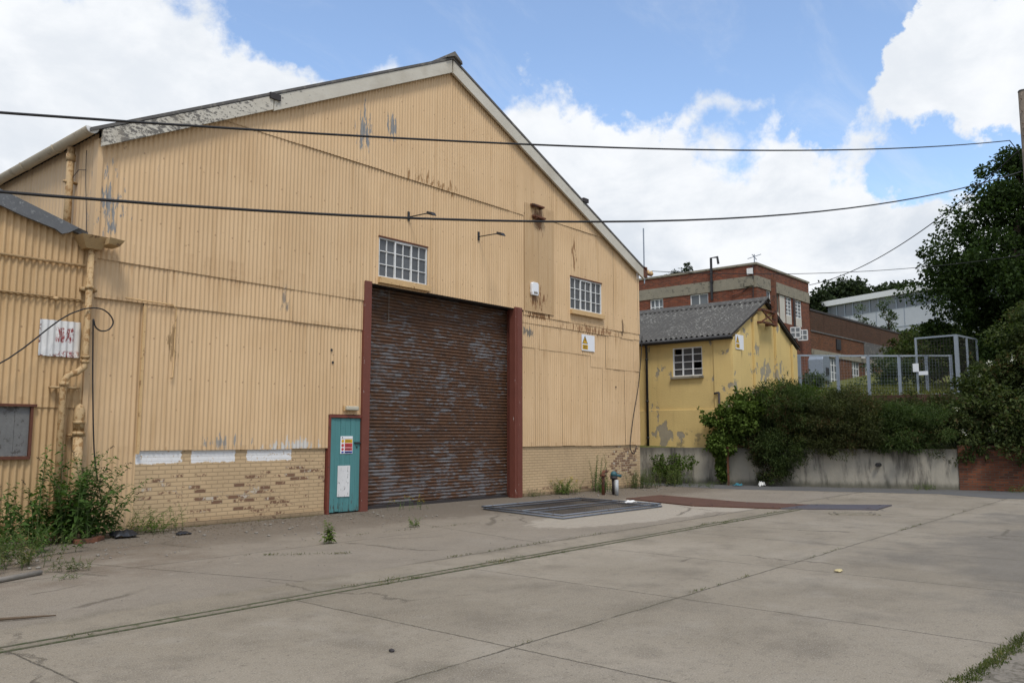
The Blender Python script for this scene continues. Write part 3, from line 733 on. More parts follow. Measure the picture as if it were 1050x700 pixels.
# side and rear walls
sd = MB()
vs = []; n = 8 * 240
for k in range(n + 1):
    q = Y0 + 36 * k / n; xx = XL - .0 - .008 * math.cos(2 * PI * q / .15)
    vs += [(xx, q, 0), (xx, q, 6.72)]
sd.add(vs, [(2 * k, 2 * k + 1, 2 * k + 3, 2 * k + 2) for k in range(n)])
sd.build('side_cladding', 'cream_paint', wh, True)
sd = MB(); sd.box(XR - .08, XR, Y0 + .13, 50, 0, 6.7); sd.box(XL + .05, XR - .09, 49.9, 50, 0, 6.6)
sd.prism([(XL + .05, 6.6), (XR - .09, 6.7), (XA, ZA - .05)], 'y', 49.9, 50); sd.build('rear_wall', 'cream_paint', wh)
# brick plinth
for x0, x1 in ((6.6, 10.62), (17.0, XR)):
    pl = MB(); pl.box(x0, x1, Y0 + .035, Y0 + .28, -.1, 1.40); pl.box(x0 + .05, x1 - .02, Y0 - .01, Y0 + .034, -.05, .09)
    pl.build('brick_plinth', 'painted_brick', wh)
# roof
rf = MB(); e = .22
def rl(x): return roofz(x) + .10
rf.prism([(XL - e, rl(XL) - e * .50), (XA, ZA + .10), (XA, ZA + .16), (XL - e, rl(XL) - e * .50 + .06)], 'y', Y0 - .20, 50.2)
rf.prism([(XR + e, rl(XR) - e * .46), (XA, ZA + .10), (XA, ZA + .16), (XR + e, rl(XR) - e * .46 + .06)], 'y', Y0 - .20, 50.2)
ro = rf.build('roof', 'dark_roof_sheet', wh)
rc = MB(); rc.prism([(XA - .28, ZA + .04), (XA, ZA + .17), (XA + .28, ZA + .04), (XA + .26, ZA + .11), (XA, ZA + .29), (XA - .26, ZA + .11)], 'y', Y0 - .26, 50.3)
rc.build('ridge_cap', 'dark_roof_sheet', ro)
# bits of lifted roof sheet at the verge
for x0_, x1_, up_ in ((8.88, 9.12, .05), (19.6, 19.85, .1)):
    mb = MB(); mb.box(x0_, x1_, Y0 - .23, Y0 - .1, roofz(x0_) + up_, roofz(x0_) + up_ + .12); mb.build('verge_clip', 'dark_iron', ro)
# bargeboards
def barge(x0, x1, drop, y0, y1, lift=.09):
    mb = MB(); mb.prism([(x0, roofz(x0) + lift), (x1, roofz(x1) + lift), (x1, roofz(x1) + lift - drop), (x0, roofz(x0) + lift - drop)], 'y', y0, y1)
    return mb.build('bargeboard', 'flaking_white_board', wh, bevel=.006)
barge(XL - .02, 8.98, .30, Y0 - .19, Y0 - .12)
barge(9.0, XA - .02, .33, Y0 - .185, Y0 - .12)
barge(XA + .02, XR + .12, .33, Y0 - .185, Y0 - .12)
# eaves gutter along the left side, its downpipe and clips
gx, gz, gr_ = XL - .17, 6.68, .105
mb = MB(); nseg = 12
vs = []
for y in (Y0 - .12, 50):
    for k in range(nseg + 1):
        a = PI + PI * k / nseg; vs.append((gx + gr_ * math.cos(a), y, gz + .06 + gr_ * math.sin(a)))
    for k in range(nseg + 1):
        a = 2 * PI - PI * k / nseg; vs.append((gx + gr_ * .9 * math.cos(a), y, gz + .06 + gr_ * .9 * math.sin(a)))
n2 = 2 * (nseg + 1)
mb.add(vs, [(k, (k + 1) % n2, n2 + (k + 1) % n2, n2 + k) for k in range(n2)])
for y in (15.4, 16.9, 18.4, 19.9, 21.5): mb.tube([(gx + gr_ * 1.05 * math.cos(PI + PI * k / 10), y, gz + .06 + gr_ * 1.05 * math.sin(PI + PI * k / 10)) for k in range(11)], .012, 5)
gu = mb.build('gutter', 'gutter_plastic', wh)
mb = MB(); mb.prism([(gx + gr_ * math.cos(PI + PI * k / nseg), gz + .06 + gr_ * math.sin(PI + PI * k / nseg)) for k in range(nseg + 1)], 'y', Y0 - .14, Y0 - .121)
mb.build('end_cap', 'white_cap', gu)
mb = MB(); mb.tube([(XL - .12, 14.93, 6.62), (XL - .12, 14.93, 4.7)], .062, 12); mb.tube([(XL - .12, 14.93, 6.5), (XL - .12, 14.93, 6.38)], .078, 12)
mb.box(XL - .22, XL - .0, 14.90, 14.96, 5.98, 6.02); mb.build('downpipe', 'rusty_pipe', wh, True)
mb = MB(); mb.tube([(XL - .03, 14.52, 6.5), (XL - .03, 14.50, 6.2), (XL - .03, 14.47, 5.9), (XL - .03, 14.36, 5.3), (XL - .03, 14.3, 4.9)], .006, 5); mb.tube([(XL - .03, 14.5, 6.15), (XL - .05, 14.75, 6.2), (XL - .1, 14.9, 6.05)], .006, 5)
mb.build('stay_wire', 'dark_iron', wh)
# the wall's corner strip and bent conduit
mb = MB(); mb.tube([(6.3, Y0 - .07, 3.95), (7.15, Y0 - .065, 3.93), (7.22, Y0 - .06, 3.86), (7.22, Y0 - .05, 2.65), (7.17, Y0 - .05, 2.62)], .012, 6); mb.build('conduit', 'cream_sill', wh, True)
mb = MB(); mb.box(6.64, 6.69, Y0 - .045, Y0 - .01, 1.3, 3.85); mb.build('edge_strip', 'cream_sill', wh)
mb = MB(); mb.box(XL - .035, XL + .05, Y0 - .075, Y0 + .1, 4.5, 6.6); mb.box(XL - .034, XL + .049, Y0 - .03, Y0 + .1, .0, 4.499); mb.build('corner_flashing', 'cream_paint', wh)
# windows
def shed_window(W, nx, nz, gm, sash=True):
    x0, x1, z0, z1 = W; y = Y0 - .012
    mb = MB(); t = .028
    mb.box(x0, x1, y - .03, y + .03, z0, z0 + t); mb.box(x0, x1, y - .03, y + .03, z1 - t, z1)
    mb.box(x0, x0 + t, y - .031, y + .031, z0 + .001, z1 - .001); mb.box(x1 - t, x1, y - .031, y + .031, z0 + .001, z1 - .001)
    for i in range(1, nx):
        x = x0 + (x1 - x0) * i / nx; big = i in (2, 4)
        mb.box(x - (.017 if big else .009), x + (.017 if big else .009), y - (.034 if big else .02), y + .02, z0 + .002, z1 - .002)
    for j in range(1, nz):
        z = z0 + (z1 - z0) * j / nz; mb.box(x0 + .002, x1 - .002, y - .018, y + .018, z - .009, z + .009)
    xa_, xb_ = x0 + (x1 - x0) * 2 / nx, x0 + (x1 - x0) * 4 / nx
    mb.box(xa_, xb_, y - .036, y + .02, z0 - .004, z0 + .045); mb.box(xa_, xb_, y - .036, y + .02, z1 - .05, z1 + .002)
    w = mb.build('window', 'window_white', wh)
    pb = MB()
    for i in range(nx):
        for j in range(nz):
            a, b2 = x0 + (x1 - x0) * i / nx, x0 + (x1 - x0) * (i + 1) / nx; c, d = z0 + (z1 - z0) * j / nz, z0 + (z1 - z0) * (j + 1) / nz
            ty = random.uniform(-.004, .004)
            pb.add([(a + .01, y + .008 + ty, c + .01), (b2 - .01, y + .008 - ty, c + .01), (b2 - .01, y + .008, d - .01), (a + .01, y + .008, d - .01)], [(0, 1, 2, 3)])
    pb.build('pane', gm, w)
    sb = MB(); sb.box(x0 - .02, x1 + .06, y - .13, y + .02, z0 - .15, z0 - .012); sb.build('sill', 'cream_sill', w, bevel=.006)
    hb = MB(); hb.box(x0 - .02, x1 + .02, y - .06, y + .03, z1 + .003, z1 + .035); hb.build('head_drip', 'rust_frame', w)
    rb = MB(); rb.box(x0 - .1, x1 + .1, y + .2, y + .22, z0 - .1, z1 + .1); rb.build('backing', 'black_metal', w)
shed_window(W1, 6, 3, 'dusty_glass'); shed_window(W2, 6, 3, 'dark_glass')
# roller shutter and steel jambs
SX0, SX1, SY, SZ = 11.70, 16.72, Y0 + .33, 4.98
mb = MB(); vs = []; prof = []
ns_ = 64; p = SZ / ns_
for i in range(ns_):
    for q in range(6):
        t = q / 6; prof.append((i * p + t * p, SY - .026 * abs(math.sin(PI * t)) ** .7))
prof.append((SZ, SY))
for z, y in prof: vs += [(SX0, y, z), (SX1, y, z)]
mb.add(vs, [(2 * k, 2 * k + 1, 2 * k + 3, 2 * k + 2) for k in range(len(prof) - 1)])
sh = mb.build('roller_shutter', 'rusty_shutter_metal', wh)
mb = MB(); mb.box(SX0, SX1, SY - .05, SY + .02, .0, .07); mb.build('bottom_bar', 'dark_iron', sh)
mb = MB(); mb.box(SX0, SX1, Y0 + .12, SY + .3, SZ + .0, SZ + .03); mb.build('shutter_soffit', 'black_metal', sh)
mb = MB(); mb.tube([(12.5, SY - .05, 4.95), (12.5, SY - .05, 4.2)], .006, 5); mb.build('pull_cord', 'stone_grey', sh)
mb = MB(); mb.box(11.50, 11.70, Y0 - .07, Y0 - .05, 0, 5.0); mb.box(11.68, 11.70, Y0 - .049, SY + .1, 0, 5.0); mb.box(11.50, 11.52, Y0 - .049, Y0 + .1, 0, 4.98)
mb.build('steel_jamb', 'chipped_oxide_paint', wh, bevel=.004)
mb = MB(); mb.box(16.60, 16.90, Y0 - .08, Y0 - .06, 0, 5.02); mb.box(16.60, 16.625, Y0 - .059, Y0 + .12, 0, 5.02); mb.box(16.626, 16.76, Y0 + .10, Y0 + .12, 0, 5.0); mb.box(16.735, 16.76, Y0 + .121, SY + .1, 0, 5.0); mb.box(16.88, 16.90, Y0 - .059, Y0 + .06, 0, 5.02)
mb.box(16.67, 16.70, Y0 - .1, Y0 - .081, 0.0, 5.0)
mb.build('steel_jamb', 'chipped_oxide_paint', wh, bevel=.004)
mb = MB(); mb.box(11.70, 16.6, Y0 - .02, Y0 + .12, 4.96, 5.06); mb.build('lintel', 'dark_iron', wh)
# side door
df = MB(); df.box(10.645, 10.70, Y0 - .045, Y0 + .1, 0, 2.05); df.box(10.645, 11.50, Y0 - .05, Y0 + .1, 1.985, 2.045); df.build('door_frame', 'red_oxide_steel', wh, bevel=.004)
dr = MB(); nb = 6
for i in range(nb):
    a = 10.705 + (11.495 - 10.705) * i / nb; b2 = 10.705 + (11.495 - 10.705) * (i + 1) / nb
    dr.box(a + .003, b2 - .003, Y0 - .018 + (.004 if i % 2 else 0), Y0 + .03, .03 + (.012 if i == 1 else 0), 1.98)
dr.box(10.705, 11.495, Y0 + .028, Y0 + .05, .03, 1.98)
door = dr.build('door', 'teal_door_paint', wh, bevel=.003)
mb = MB(); mb.box(11.33, 11.52, Y0 - .045, Y0 - .02, 1.44, 1.475); mb.build('latch', 'black_metal', door)
mb = MB(); mb.tube([(11.4, Y0 - .02, 1.37), (11.4, Y0 - .03, 1.37)], .02, 10); mb.build('keyhole', 'black_metal', door)
# overlay of flat tan sheet and its two rusty brackets
ov = MB(); sheets(ov, 17.02, 18.32, 4.99, 7.98, Y0 - .066, .66, .02, .006, pitch=.088, amp=.0018, seed=31); ov.build('patch_sheet', 'tan_patch_paint', wh, True)
for zz, dx in ((7.93, 0), (7.62, .06)):
    mb = MB(); mb.box(17.25 + dx, 17.75 + dx, Y0 - .16, Y0 - .08, zz, zz + .05); mb.box(17.3 + dx, 17.36 + dx, Y0 - .2, Y0 - .09, zz - .05, zz); mb.box(17.62 + dx, 17.68 + dx, Y0 - .2, Y0 - .09, zz - .04, zz)
    mb.box(17.25 + dx, 17.72 + dx, Y0 - .22, Y0 - .17, zz - .012, zz + .03); mb.build('bracket', 'rust_steel', wh)
# small holes
for x, z in ((10.72, 3.14), (21.5, 3.1), (10.68, 3.4)): mb = MB(); mb.tube([(x, Y0 - .02, z), (x, Y0 - .0225, z)], .03, 10); mb.build('bolt_hole', 'black_metal', wh)

# ================================================================== LEAN-TO at the left
lt = thing('lean_to', 'low cream corrugated side building with grey verge, left of the large shed', 'shed', (2.5, 14.1, 0))
mb = MB()
def ltop(x): return 5.05 + (5.42 - x) * .315 if x > -1 else 5.05 + 6.42 * .315 - (-1 - x) * .315
LW = (3.9, 4.95, 1.30, 2.06)
sheets(mb, -7, 5.74, 3.80, lambda x: ltop(x) - .1, Y0 - .02, 1.2, .008, .004, pitch=.098, amp=.016, seed=41)
sheets(mb, -7, 5.74, 2.06, 3.86, Y0 - .004, 1.2, .008, .004, pitch=.098, amp=.016, seed=42)
sheets(mb, -7, LW[0], 0.02, 2.1, Y0 + .012, 1.2, .0, .004, pitch=.098, amp=.016, seed=43)
sheets(mb, LW[0], LW[1], 0.02, LW[2], Y0 + .012, 1.2, .0, .004, pitch=.098, amp=.016, seed=44)
sheets(mb, LW[1], 5.74, 0.02, 2.1, Y0 + .012, 1.2, .0, .004, pitch=.098, amp=.016, seed=45)
mb.build('front_cladding', 'cream_paint_aged', lt, True)
mb = MB(); mb.prism([(-7, 0), (5.6, 0), (5.6, 4.8), (-1, 6.85), (-7, 4.9)], 'y', Y0 + .2, 34); mb.build('body_wall', 'cream_paint_aged', lt)
mb = MB(); mb.prism([(5.62, 4.86), (-1, 7.02), (-1, 7.10), (5.62, 4.94)], 'y', Y0 - .1, 34); mb.prism([(-1, 7.02), (-7.3, 4.9), (-7.3, 4.98), (-1, 7.10)], 'y', Y0 - .1, 34)
mb.build('roof', 'slate_verge', lt)
mb = MB(); mb.prism([(5.44, 4.98), (5.30, 4.88), (5.2, 4.84), (5.1, 4.90), (4.6, 5.02), (-1, 6.80), (-1, 7.09), (5.6, 4.94)], 'y', Y0 - .16, Y0 - .11); mb.build('verge_flashing', 'slate_verge', lt)
for z in (4.39,):
    mb = MB(); mb.tube([(-7, Y0 - .06, z), (5.62, Y0 - .06, z)], .022, 8); mb.build('rail', 'cream_paint_aged', lt, True)
mb = MB(); mb.tube([(-7, Y0 - .055, 3.82), (5.6, Y0 - .055, 3.82)], .014, 8); mb.ball((5.2, Y0 - .06, 3.80), (.05, .03, .03)); mb.build('rail', 'cream_paint_aged', lt, True)
mb = MB()
for i in range(5):
    a = LW[0] + (LW[1] - LW[0]) * i / 5; mb.box(a + .002, a + .208, Y0 + .0, Y0 + .03, LW[2], LW[3])
bw = mb.build('boarded_window', 'grey_board', lt)
mb = MB(); mb.box(LW[0], LW[1] + .08, Y0 - .06, Y0 + .03, LW[3] + .002, LW[3] + .04); mb.box(LW[0], LW[1] + .03, Y0 - .05, Y0 + .03, LW[2] - .05, LW[2] - .003); mb.box(LW[1] + .002, LW[1] + .04, Y0 - .04, Y0 + .03, LW[2], LW[3]); mb.build('frame', 'rust_frame', bw)
# hopper head and downpipe in the valley
mb = MB()
mb.add([(5.54, 13.84, 4.66), (5.78, 13.84, 4.66), (5.78, 14.06, 4.66), (5.54, 14.06, 4.66), (5.42, 13.72, 4.86), (5.86, 13.72, 4.86), (5.86, 14.06, 4.86), (5.42, 14.06, 4.86)],
       [(3, 2, 1, 0), (0, 1, 5, 4), (1, 2, 6, 5), (2, 3, 7, 6), (3, 0, 4, 7)])
mb.add([(5.80, 13.62, 4.74), (6.02, 13.70, 4.74), (6.02, 14.0, 4.74), (5.80, 14.0, 4.74), (5.80, 13.58, 4.84), (6.08, 13.66, 4.84), (6.08, 14.0, 4.84), (5.80, 14.0, 4.84)],
       [(3, 2, 1, 0), (0, 1, 5, 4), (1, 2, 6, 5), (2, 3, 7, 6), (3, 0, 4, 7)])
mb.build('hopper', 'hopper_paint', lt)
mb = MB()
px_ = 5.66
mb.tube([(px_, 13.93, 4.68), (px_, 13.93, 2.82), (px_ - .01, 13.92, 2.72), (5.54, 13.93, 2.62), (5.42, 13.93, 2.58), (5.36, 13.93, 2.48), (5.35, 13.93, 2.3), (5.36, 13.93, 0.02)], .052, 12)
for z in (4.0, 2.86, 2.78): mb.tube([(px_, 13.93, z), (px_, 13.93, z + .05)], .068, 12)
mb.tube([(5.36, 13.93, 2.40), (5.36, 13.93, 2.46)], .07, 12); mb.box(5.18, 5.62, 13.95, 14.06, 2.36, 2.39); mb.box(5.56, 5.8, 13.96, 14.07, 3.97, 4.03)
mb.build('downpipe', 'rusty_pipe', lt, True)
mb = MB()
mb.tube([(5.62, 13.92, 0.02), (5.62, 13.92, 1.62)], .075, 14); mb.tube([(5.62, 13.92, 1.62), (5.62, 13.92, 1.68)], .095, 14); mb.tube([(5.62, 13.92, 1.80), (5.62, 13.92, 1.85)], .092, 14)
mb.tube([(5.62, 13.92, 1.68), (5.62, 13.92, 1.9), (5.62, 13.92, 2.02), (5.62, 13.92, 2.09), (5.62, 13.92, 2.12)], [.08, .085, .08, .05, .01], 14); mb.box(5.5, 5.74, 13.93, 14.07, 1.60, 1.64)
mb.build('vent_pipe', 'rusty_pipe', lt, True)

# ================================================================== FITTINGS on the front
def wall_lamp(loc, label):
    t = thing('wall_lamp', label, 'lamp', loc, 'floodlights on arms above the shutter')
    x, y, z = loc
    mb = MB(); mb.box(x - .03, x + .03, y - .02, y + .0, z - .11, z + .11); mb.build('back_plate', 'black_metal', t)
    mb = MB(); mb.tube([(x, y - .02, z - .02), (x + .01, y - .45, z - .03), (x + .02, y - .72, z - .04)], .014, 8); mb.build('arm', 'black_metal', t, True)
    mb = MB(); mb.add([(x - .05, y - .66, z + .0), (x + .08, y - .66, z + .0), (x + .09, y - .66, z - .07), (x - .06, y - .66, z - .07), (x - .04, y - .82, z - .05), (x + .07, y - .82, z - .05), (x + .09, y - .86, z - .13), (x - .06, y - .86, z - .13)],
                      [(0, 1, 2, 3), (7, 6, 5, 4), (0, 4, 5, 1), (1, 5, 6, 2), (2, 6, 7, 3), (3, 7, 4, 0)])
    mb.build('lamp_head', 'black_metal', t, bevel=.01)
    mb = MB(); mb.add([(x - .05, y - .68, z - .077), (x + .08, y - .68, z - .077), (x + .08, y - .84, z - .133), (x - .05, y - .84, z - .133)], [(0, 3, 2, 1)]); mb.build('lens', 'lamp_glass', t)
    return t
wall_lamp((12.76, Y0 - .055, 6.70), 'black arm lamp over the window above the roller shutter')
wall_lamp((15.17, Y0 - .055, 6.68), 'black arm lamp on bare cladding between the window and the tan patch')
t = thing('alarm_box', 'white alarm sounder box on the tan patch of the shed front', 'alarm', (17.38, Y0 - .07, 5.4))
mb = MB(); mb.prism([(17.26, 5.42), (17.5, 5.42), (17.52, 5.5), (17.52, 5.74), (17.48, 5.78), (17.28, 5.78), (17.24, 5.74), (17.24, 5.5)], 'y', Y0 - .16, Y0 - .072); mb.build('cover', 'sign_white', t, bevel=.015)
mb = MB(); mb.box(17.3, 17.46, Y0 - .165, Y0 - .161, 5.46, 5.52); mb.build('lens', 'stone_grey', t)
t = thing('bulkhead_light', 'small beige bulkhead light above the teal side door', 'lamp', (11.2, Y0 - .03, 2.15))
mb = MB(); mb.box(11.02, 11.38, Y0 - .05, Y0 - .02, 2.13, 2.25); mb.build('base', 'cream_sill', t, bevel=.006)
mb = MB(); mb.box(11.04, 11.36, Y0 - .13, Y0 - .051, 2.145, 2.235); mb.build('diffuser', 'lamp_glass', t, bevel=.02)
# yellow triangle warning sign
def warn_sign(o, ux, w, h, nrm, label):
    """o lower left corner, ux unit vector to the right, nrm outward normal"""
    o = Vector(o); ux = Vector(ux); nn = Vector(nrm); up = Vector((0, 0, 1))
    t = thing('warning_sign', label, 'sign', tuple(o))
    def slab(poly, d0, d1, name, mat):
        mb = MB(); n = len(poly); vs = [o + ux * a * w + up * b * h + nn * d0 for a, b in poly] + [o + ux * a * w + up * b * h + nn * d1 for a, b in poly]
        mb.add(vs, [tuple(range(n - 1, -1, -1)), tuple(range(n, 2 * n))] + [(i, (i + 1) % n, (i + 1) % n + n, i + n) for i in range(n)])
        return mb.build(name, mat, t)
    slab([(0, 0), (1, 0), (1, 1), (0, 1)], 0, .008, 'board', 'sign_white')
    slab([(.04, .43), (.46, .43), (.25, .94)], .0085, .010, 'triangle_border', 'sign_black')
    slab([(.09, .46), (.41, .46), (.25, .86)], .0105, .0115, 'triangle', 'sign_yellow')
    slab([(.27, .78), (.20, .62), (.25, .62), (.22, .49), (.31, .66), (.26, .66), (.29, .78)], .012, .0128, 'bolt_symbol', 'sign_black')
    slab([(.05, .08), (.47, .08), (.47, .37), (.05, .37)], .0085, .010, 'text_panel', 'sign_yellow')
    for i, (a, b) in enumerate(((.1, .42), (.14, .38), (.1, .4))):
        slab([(a, .13 + i * .075), (b, .13 + i * .075), (b, .16 + i * .075), (a, .16 + i * .075)], .0105, .0115, 'text_line', 'sign_black')
    return t
warn_sign((19.68, Y0 - .035, 4.10), (1, 0, 0), .66, .48, (0, -1, 0), 'white electrical warning sign with yellow triangle on the cream shed front')
# notices on the side door
t = thing('notice_sign', 'small safety notice with yellow, red and blue rows on teal door', 'sign', (11.0, Y0 - .02, 1.2))
mb = MB(); mb.box(10.965, 11.285, Y0 - .028, Y0 - .021, 1.235, 1.60); mb.build('board', 'sign_white', t)
for z0, z1, m_ in ((1.46, 1.535, 'sign_yellow'), (1.365, 1.45, 'sign_red'), (1.30, 1.355, 'sign_red'), (1.245, 1.285, 'sign_blue')):
    mb = MB(); mb.box(11.075, 11.275, Y0 - .0305, Y0 - .029, z0, z1); mb.build('text_row', m_, t)
    mb = MB(); mb.prism([(11.02 + .035 * math.cos(2 * PI * k / 12), (z0 + z1) / 2 + min(.035, (z1 - z0) / 2) * math.sin(2 * PI * k / 12)) for k in range(12)], 'y', Y0 - .0305, Y0 - .029); mb.build('symbol', m_, t)
    for q in (.35, .65):
        mb = MB(); mb.box(11.09, 11.26 - q * .06, Y0 - .0318, Y0 - .031, z0 + (z1 - z0) * q - .004, z0 + (z1 - z0) * q + .004); mb.build('text_line', 'sign_black', t)
mb = MB(); mb.box(10.97, 11.28, Y0 - .0305, Y0 - .029, 1.548, 1.552); mb.box(11.0, 11.02, Y0 - .0305, Y0 - .029, 1.56, 1.585); mb.build('heading', 'sign_black', t)
mb = MB(); mb.prism([(10.905, .345), (11.225, .335), (11.23, .985), (10.91, .985)], 'y', Y0 - .03, Y0 - .021)
chips('scuffed_white', (.64, .64, .63), (.2, .2, .19), .60, (26, 26, 9))
tag(mb.build('notice_plate', 'scuffed_white'), 'scuffed white blank plate low on the teal door', 'plate')
# faded corrugated sign on the lean-to
mb = MB(); sheets(mb, 4.99, 5.62, 2.87, 3.45, Y0 - .045, 9, 0, pitch=.098, amp=.014, seed=50)
tag(mb.build('faded_sign', 'faded_sign_paint', smooth=True), 'white corrugated sign with flaking red lettering on the lean-to wall', 'sign')
# aerial and insulators at the right eave
t = thing('aerial_mast', 'thin aerial mast with tan insulators at the right eave of the shed', 'aerial', (23.1, 14.0, 6.6))
mb = MB(); mb.tube([(23.08, 13.95, 6.55), (23.08, 13.95, 8.4)], .022, 6); mb.build('mast', 'galvanised', t)
mb = MB(); mb.box(22.98, 23.2, 13.9, 13.98, 6.75, 7.1); mb.box(23.0, 23.5, 13.91, 13.96, 6.85, 6.9); mb.build('bracket', 'rust_steel', t)
for dx in (.25, .45):
    mb = MB(); mb.tube([(23.05 + dx, 13.93, 6.88), (23.05 + dx, 13.93, 6.94), (23.05 + dx, 13.93, 6.98), (23.05 + dx, 13.93, 7.03)], [.05, .07, .05, .03], 8); mb.build('insulator', 'insulator_tan', t, True)

# ================================================================== CABLES
def sagline(a, b, sag, n=28):
    a, b = Vector(a), Vector(b)
    return [a.lerp(b, i / n) - Vector((0, 0, 4 * sag * (i / n) * (1 - i / n))) for i in range(n + 1)]
def smooth(pts, m=5):
    p = [Vector(q) for q in pts]; out = []
    for i in range(len(p) - 1):
        a, b, c, d = p[max(i - 1, 0)], p[i], p[i + 1], p[min(i + 2, len(p) - 1)]
        for k in range(m):
            t = k / m; out.append(.5 * ((2 * b) + (c - a) * t + (2 * a - 5 * b + 4 * c - d) * t * t + (3 * b - a - 3 * c + d) * t ** 3))
    return out + [p[-1]]
def cable(label, pts, r, group='overhead cables'):
    mb = MB(); mb.tube(smooth(pts) if len(pts) < 25 else pts, r, 6)
    return tag(mb.build('cable', 'cable_rubber', smooth=True), label, 'cable', group)
POLE = (36.6, 5.0)
def poly_cable(c, s0, s1, end=None, n=46):
    A, B = Vector((-8, 14.0)), Vector((36.5, 5.0)); pts = []
    for i in range(n + 1):
        s = s0 + (s1 - s0) * i / n; q = A.lerp(B, s); pts.append(Vector((q.x, q.y, c[0] * s * s + c[1] * s + c[2])))
    return pts + (end or [])
cable('black overhead cable crossing in front of the shed gable, the upper of the pair', poly_cable((3.47, 5.5, 4.1), -.45, .975, [Vector((36.35, 5.1, 12.55)), Vector((36.45, 5.05, 12.1))]), .019)
cable('black overhead cable sagging across the shed front above the window, the lower of the pair', poly_cable((7.68, -.09, 4.22), -.45, .995), .022)
cable('thin cable dropping steeply from the pole to the corner of the brick factory', sagline((36.4, 5.1, 12.6), (50.8, 18.8, 10.95), .9), .022)
cable('thin level cable from the shed eave past the brick factory to the pole', sagline((23.4, 13.85, 7.0), (36.4, 5.15, 8.5), .35), .011)
mb_pts = [(22.86, 13.94, 4.8), (22.8, 13.95, 4.2), (22.62, 13.96, 3.2), (22.3, 13.97, 2.2), (22.1, 13.97, 1.4), (22.08, 13.94, 1.15), (22.2, 13.9, 1.05), (22.38, 13.92, 1.3)]
cable('loose dark cable dangling down the right corner of the shed front', mb_pts, .013, None)
lp = [(-1.5, 12.9, 1.5), (3.0, 13.6, 2.15), (4.3, 13.84, 2.62), (5.2, 13.88, 3.42), (5.5, 13.86, 3.62), (5.68, 13.85, 3.68), (5.85, 13.85, 3.68), (5.98, 13.85, 3.6), (6.04, 13.85, 3.48), (5.98, 13.85, 3.36), (5.86, 13.85, 3.32), (5.76, 13.85, 3.38), (5.72, 13.85, 3.5), (5.73, 13.86, 3.3), (5.78, 13.87, 2.4), (5.86, 13.88, 1.4), (5.95, 13.9, .9)]
cable('black cable looped round the downpipe between shed and lean-to', lp, .012, None)
t = thing('utility_pole', 'brown timber utility pole rising behind the big dark tree', 'pole', (POLE[0] + .12, POLE[1] - .1, terr(*POLE)))
px0, py0 = POLE[0] + .13, POLE[1] - .12
mb = MB(); mb.tube([(px0, py0, terr(*POLE) - .3), (px0, py0, 9), (px0, py0, 15.05)], [.19, .17, .15], 14); mb.build('shaft', 'pole_wood', t, True)
mb = MB(); mb.tube([(px0, py0, 15.05), (px0, py0, 15.1)], [.165, .14], 14); mb.build('cap', 'dark_iron', t)
mb = MB(); mb.box(px0 - .2, px0 - .12, py0 - .05, py0 + .05, 12.45, 12.6); mb.tube([(px0 - .17, py0, 13.6), (px0 - .26, py0, 13.2), (px0 - .2, py0, 12.7)], .012, 5)
mb.build('cable_bracket', 'rust_steel', t)
for z in (13.2, 13.7, 14.2, 14.7): mb = MB(); mb.tube([(px0 - .14, py0 + .02, z), (px0 - .24, py0 + .05, z)], .012, 5); mb.build('step_iron', 'rust_steel', t)

# ================================================================== YELLOW HOUSE
HX0, HX1, HY0, HY1, HE, HR = 25.82, 31.4, 12.3, 25.5, 5.0, 6.45
HXM = (HX0 + HX1) / 2
hs = thing('yellow_house', 'small yellow rendered building with a corrugated grey roof on the raised bank', 'building', (HXM, 17, 1.1))
mb = MB()
HW = (13.36, 14.52, 3.66, 4.68)
# west wall with a window opening
th_ = .22
for y0, y1, z0, z1 in ((HY0, HW[0], .9, HE), (HW[1], HY1, .9, HE), (HW[0], HW[1], .9, HW[2]), (HW[0], HW[1], HW[3], HE)): mb.box(HX0, HX0 + th_, y0, y1, z0, z1)
mb.prism([(HX0 + th_, .9), (HX1, .9), (HX1, HE + .02), (HXM, HR), (HX0 + th_, HE + .10)], 'y', HY0 + .002, HY0 + .2)
mb.box(HX1 - .2, HX1 - .002, HY0 + .21, HY1, .9, HE); mb.prism([(HX0 + .25, .9), (HX1 - .25, .9), (HX1 - .25, HE), (HXM, HR - .1), (HX0 + .25, HE)], 'y', HY1 - .2, HY1 - .01)
wl = mb.build('wall', 'yellow_render', hs)
mb = MB(); mb.box(HX0 - .05, HX0 - .002, HY0 - .05, HY1, .9, 2.50); mb.box(HX0 - .045, HX0 - .003, HY0 - .049, HY0 + .62, 2.505, HE - .06); mb.build('plinth_band', 'yellow_render', hs, bevel=.01)
for x0, x1 in ((HX0 - .04, HX0 + .62), (27.55, 27.95), (29.45, 29.85), (31.0, 31.42)):
    zt = lambda x: HE + (HR - HE) * (1 - abs(x - HXM) / (HXM - HX0)) - .12
    mb = MB(); mb.prism([(x0, .9), (x1, .9), (x1, min(zt(x1), 9)), (x0, max(zt(x0), HE - .2))], 'y', HY0 - .09, HY0 - .002); mb.build('pilaster', 'yellow_render', hs, bevel=.008)
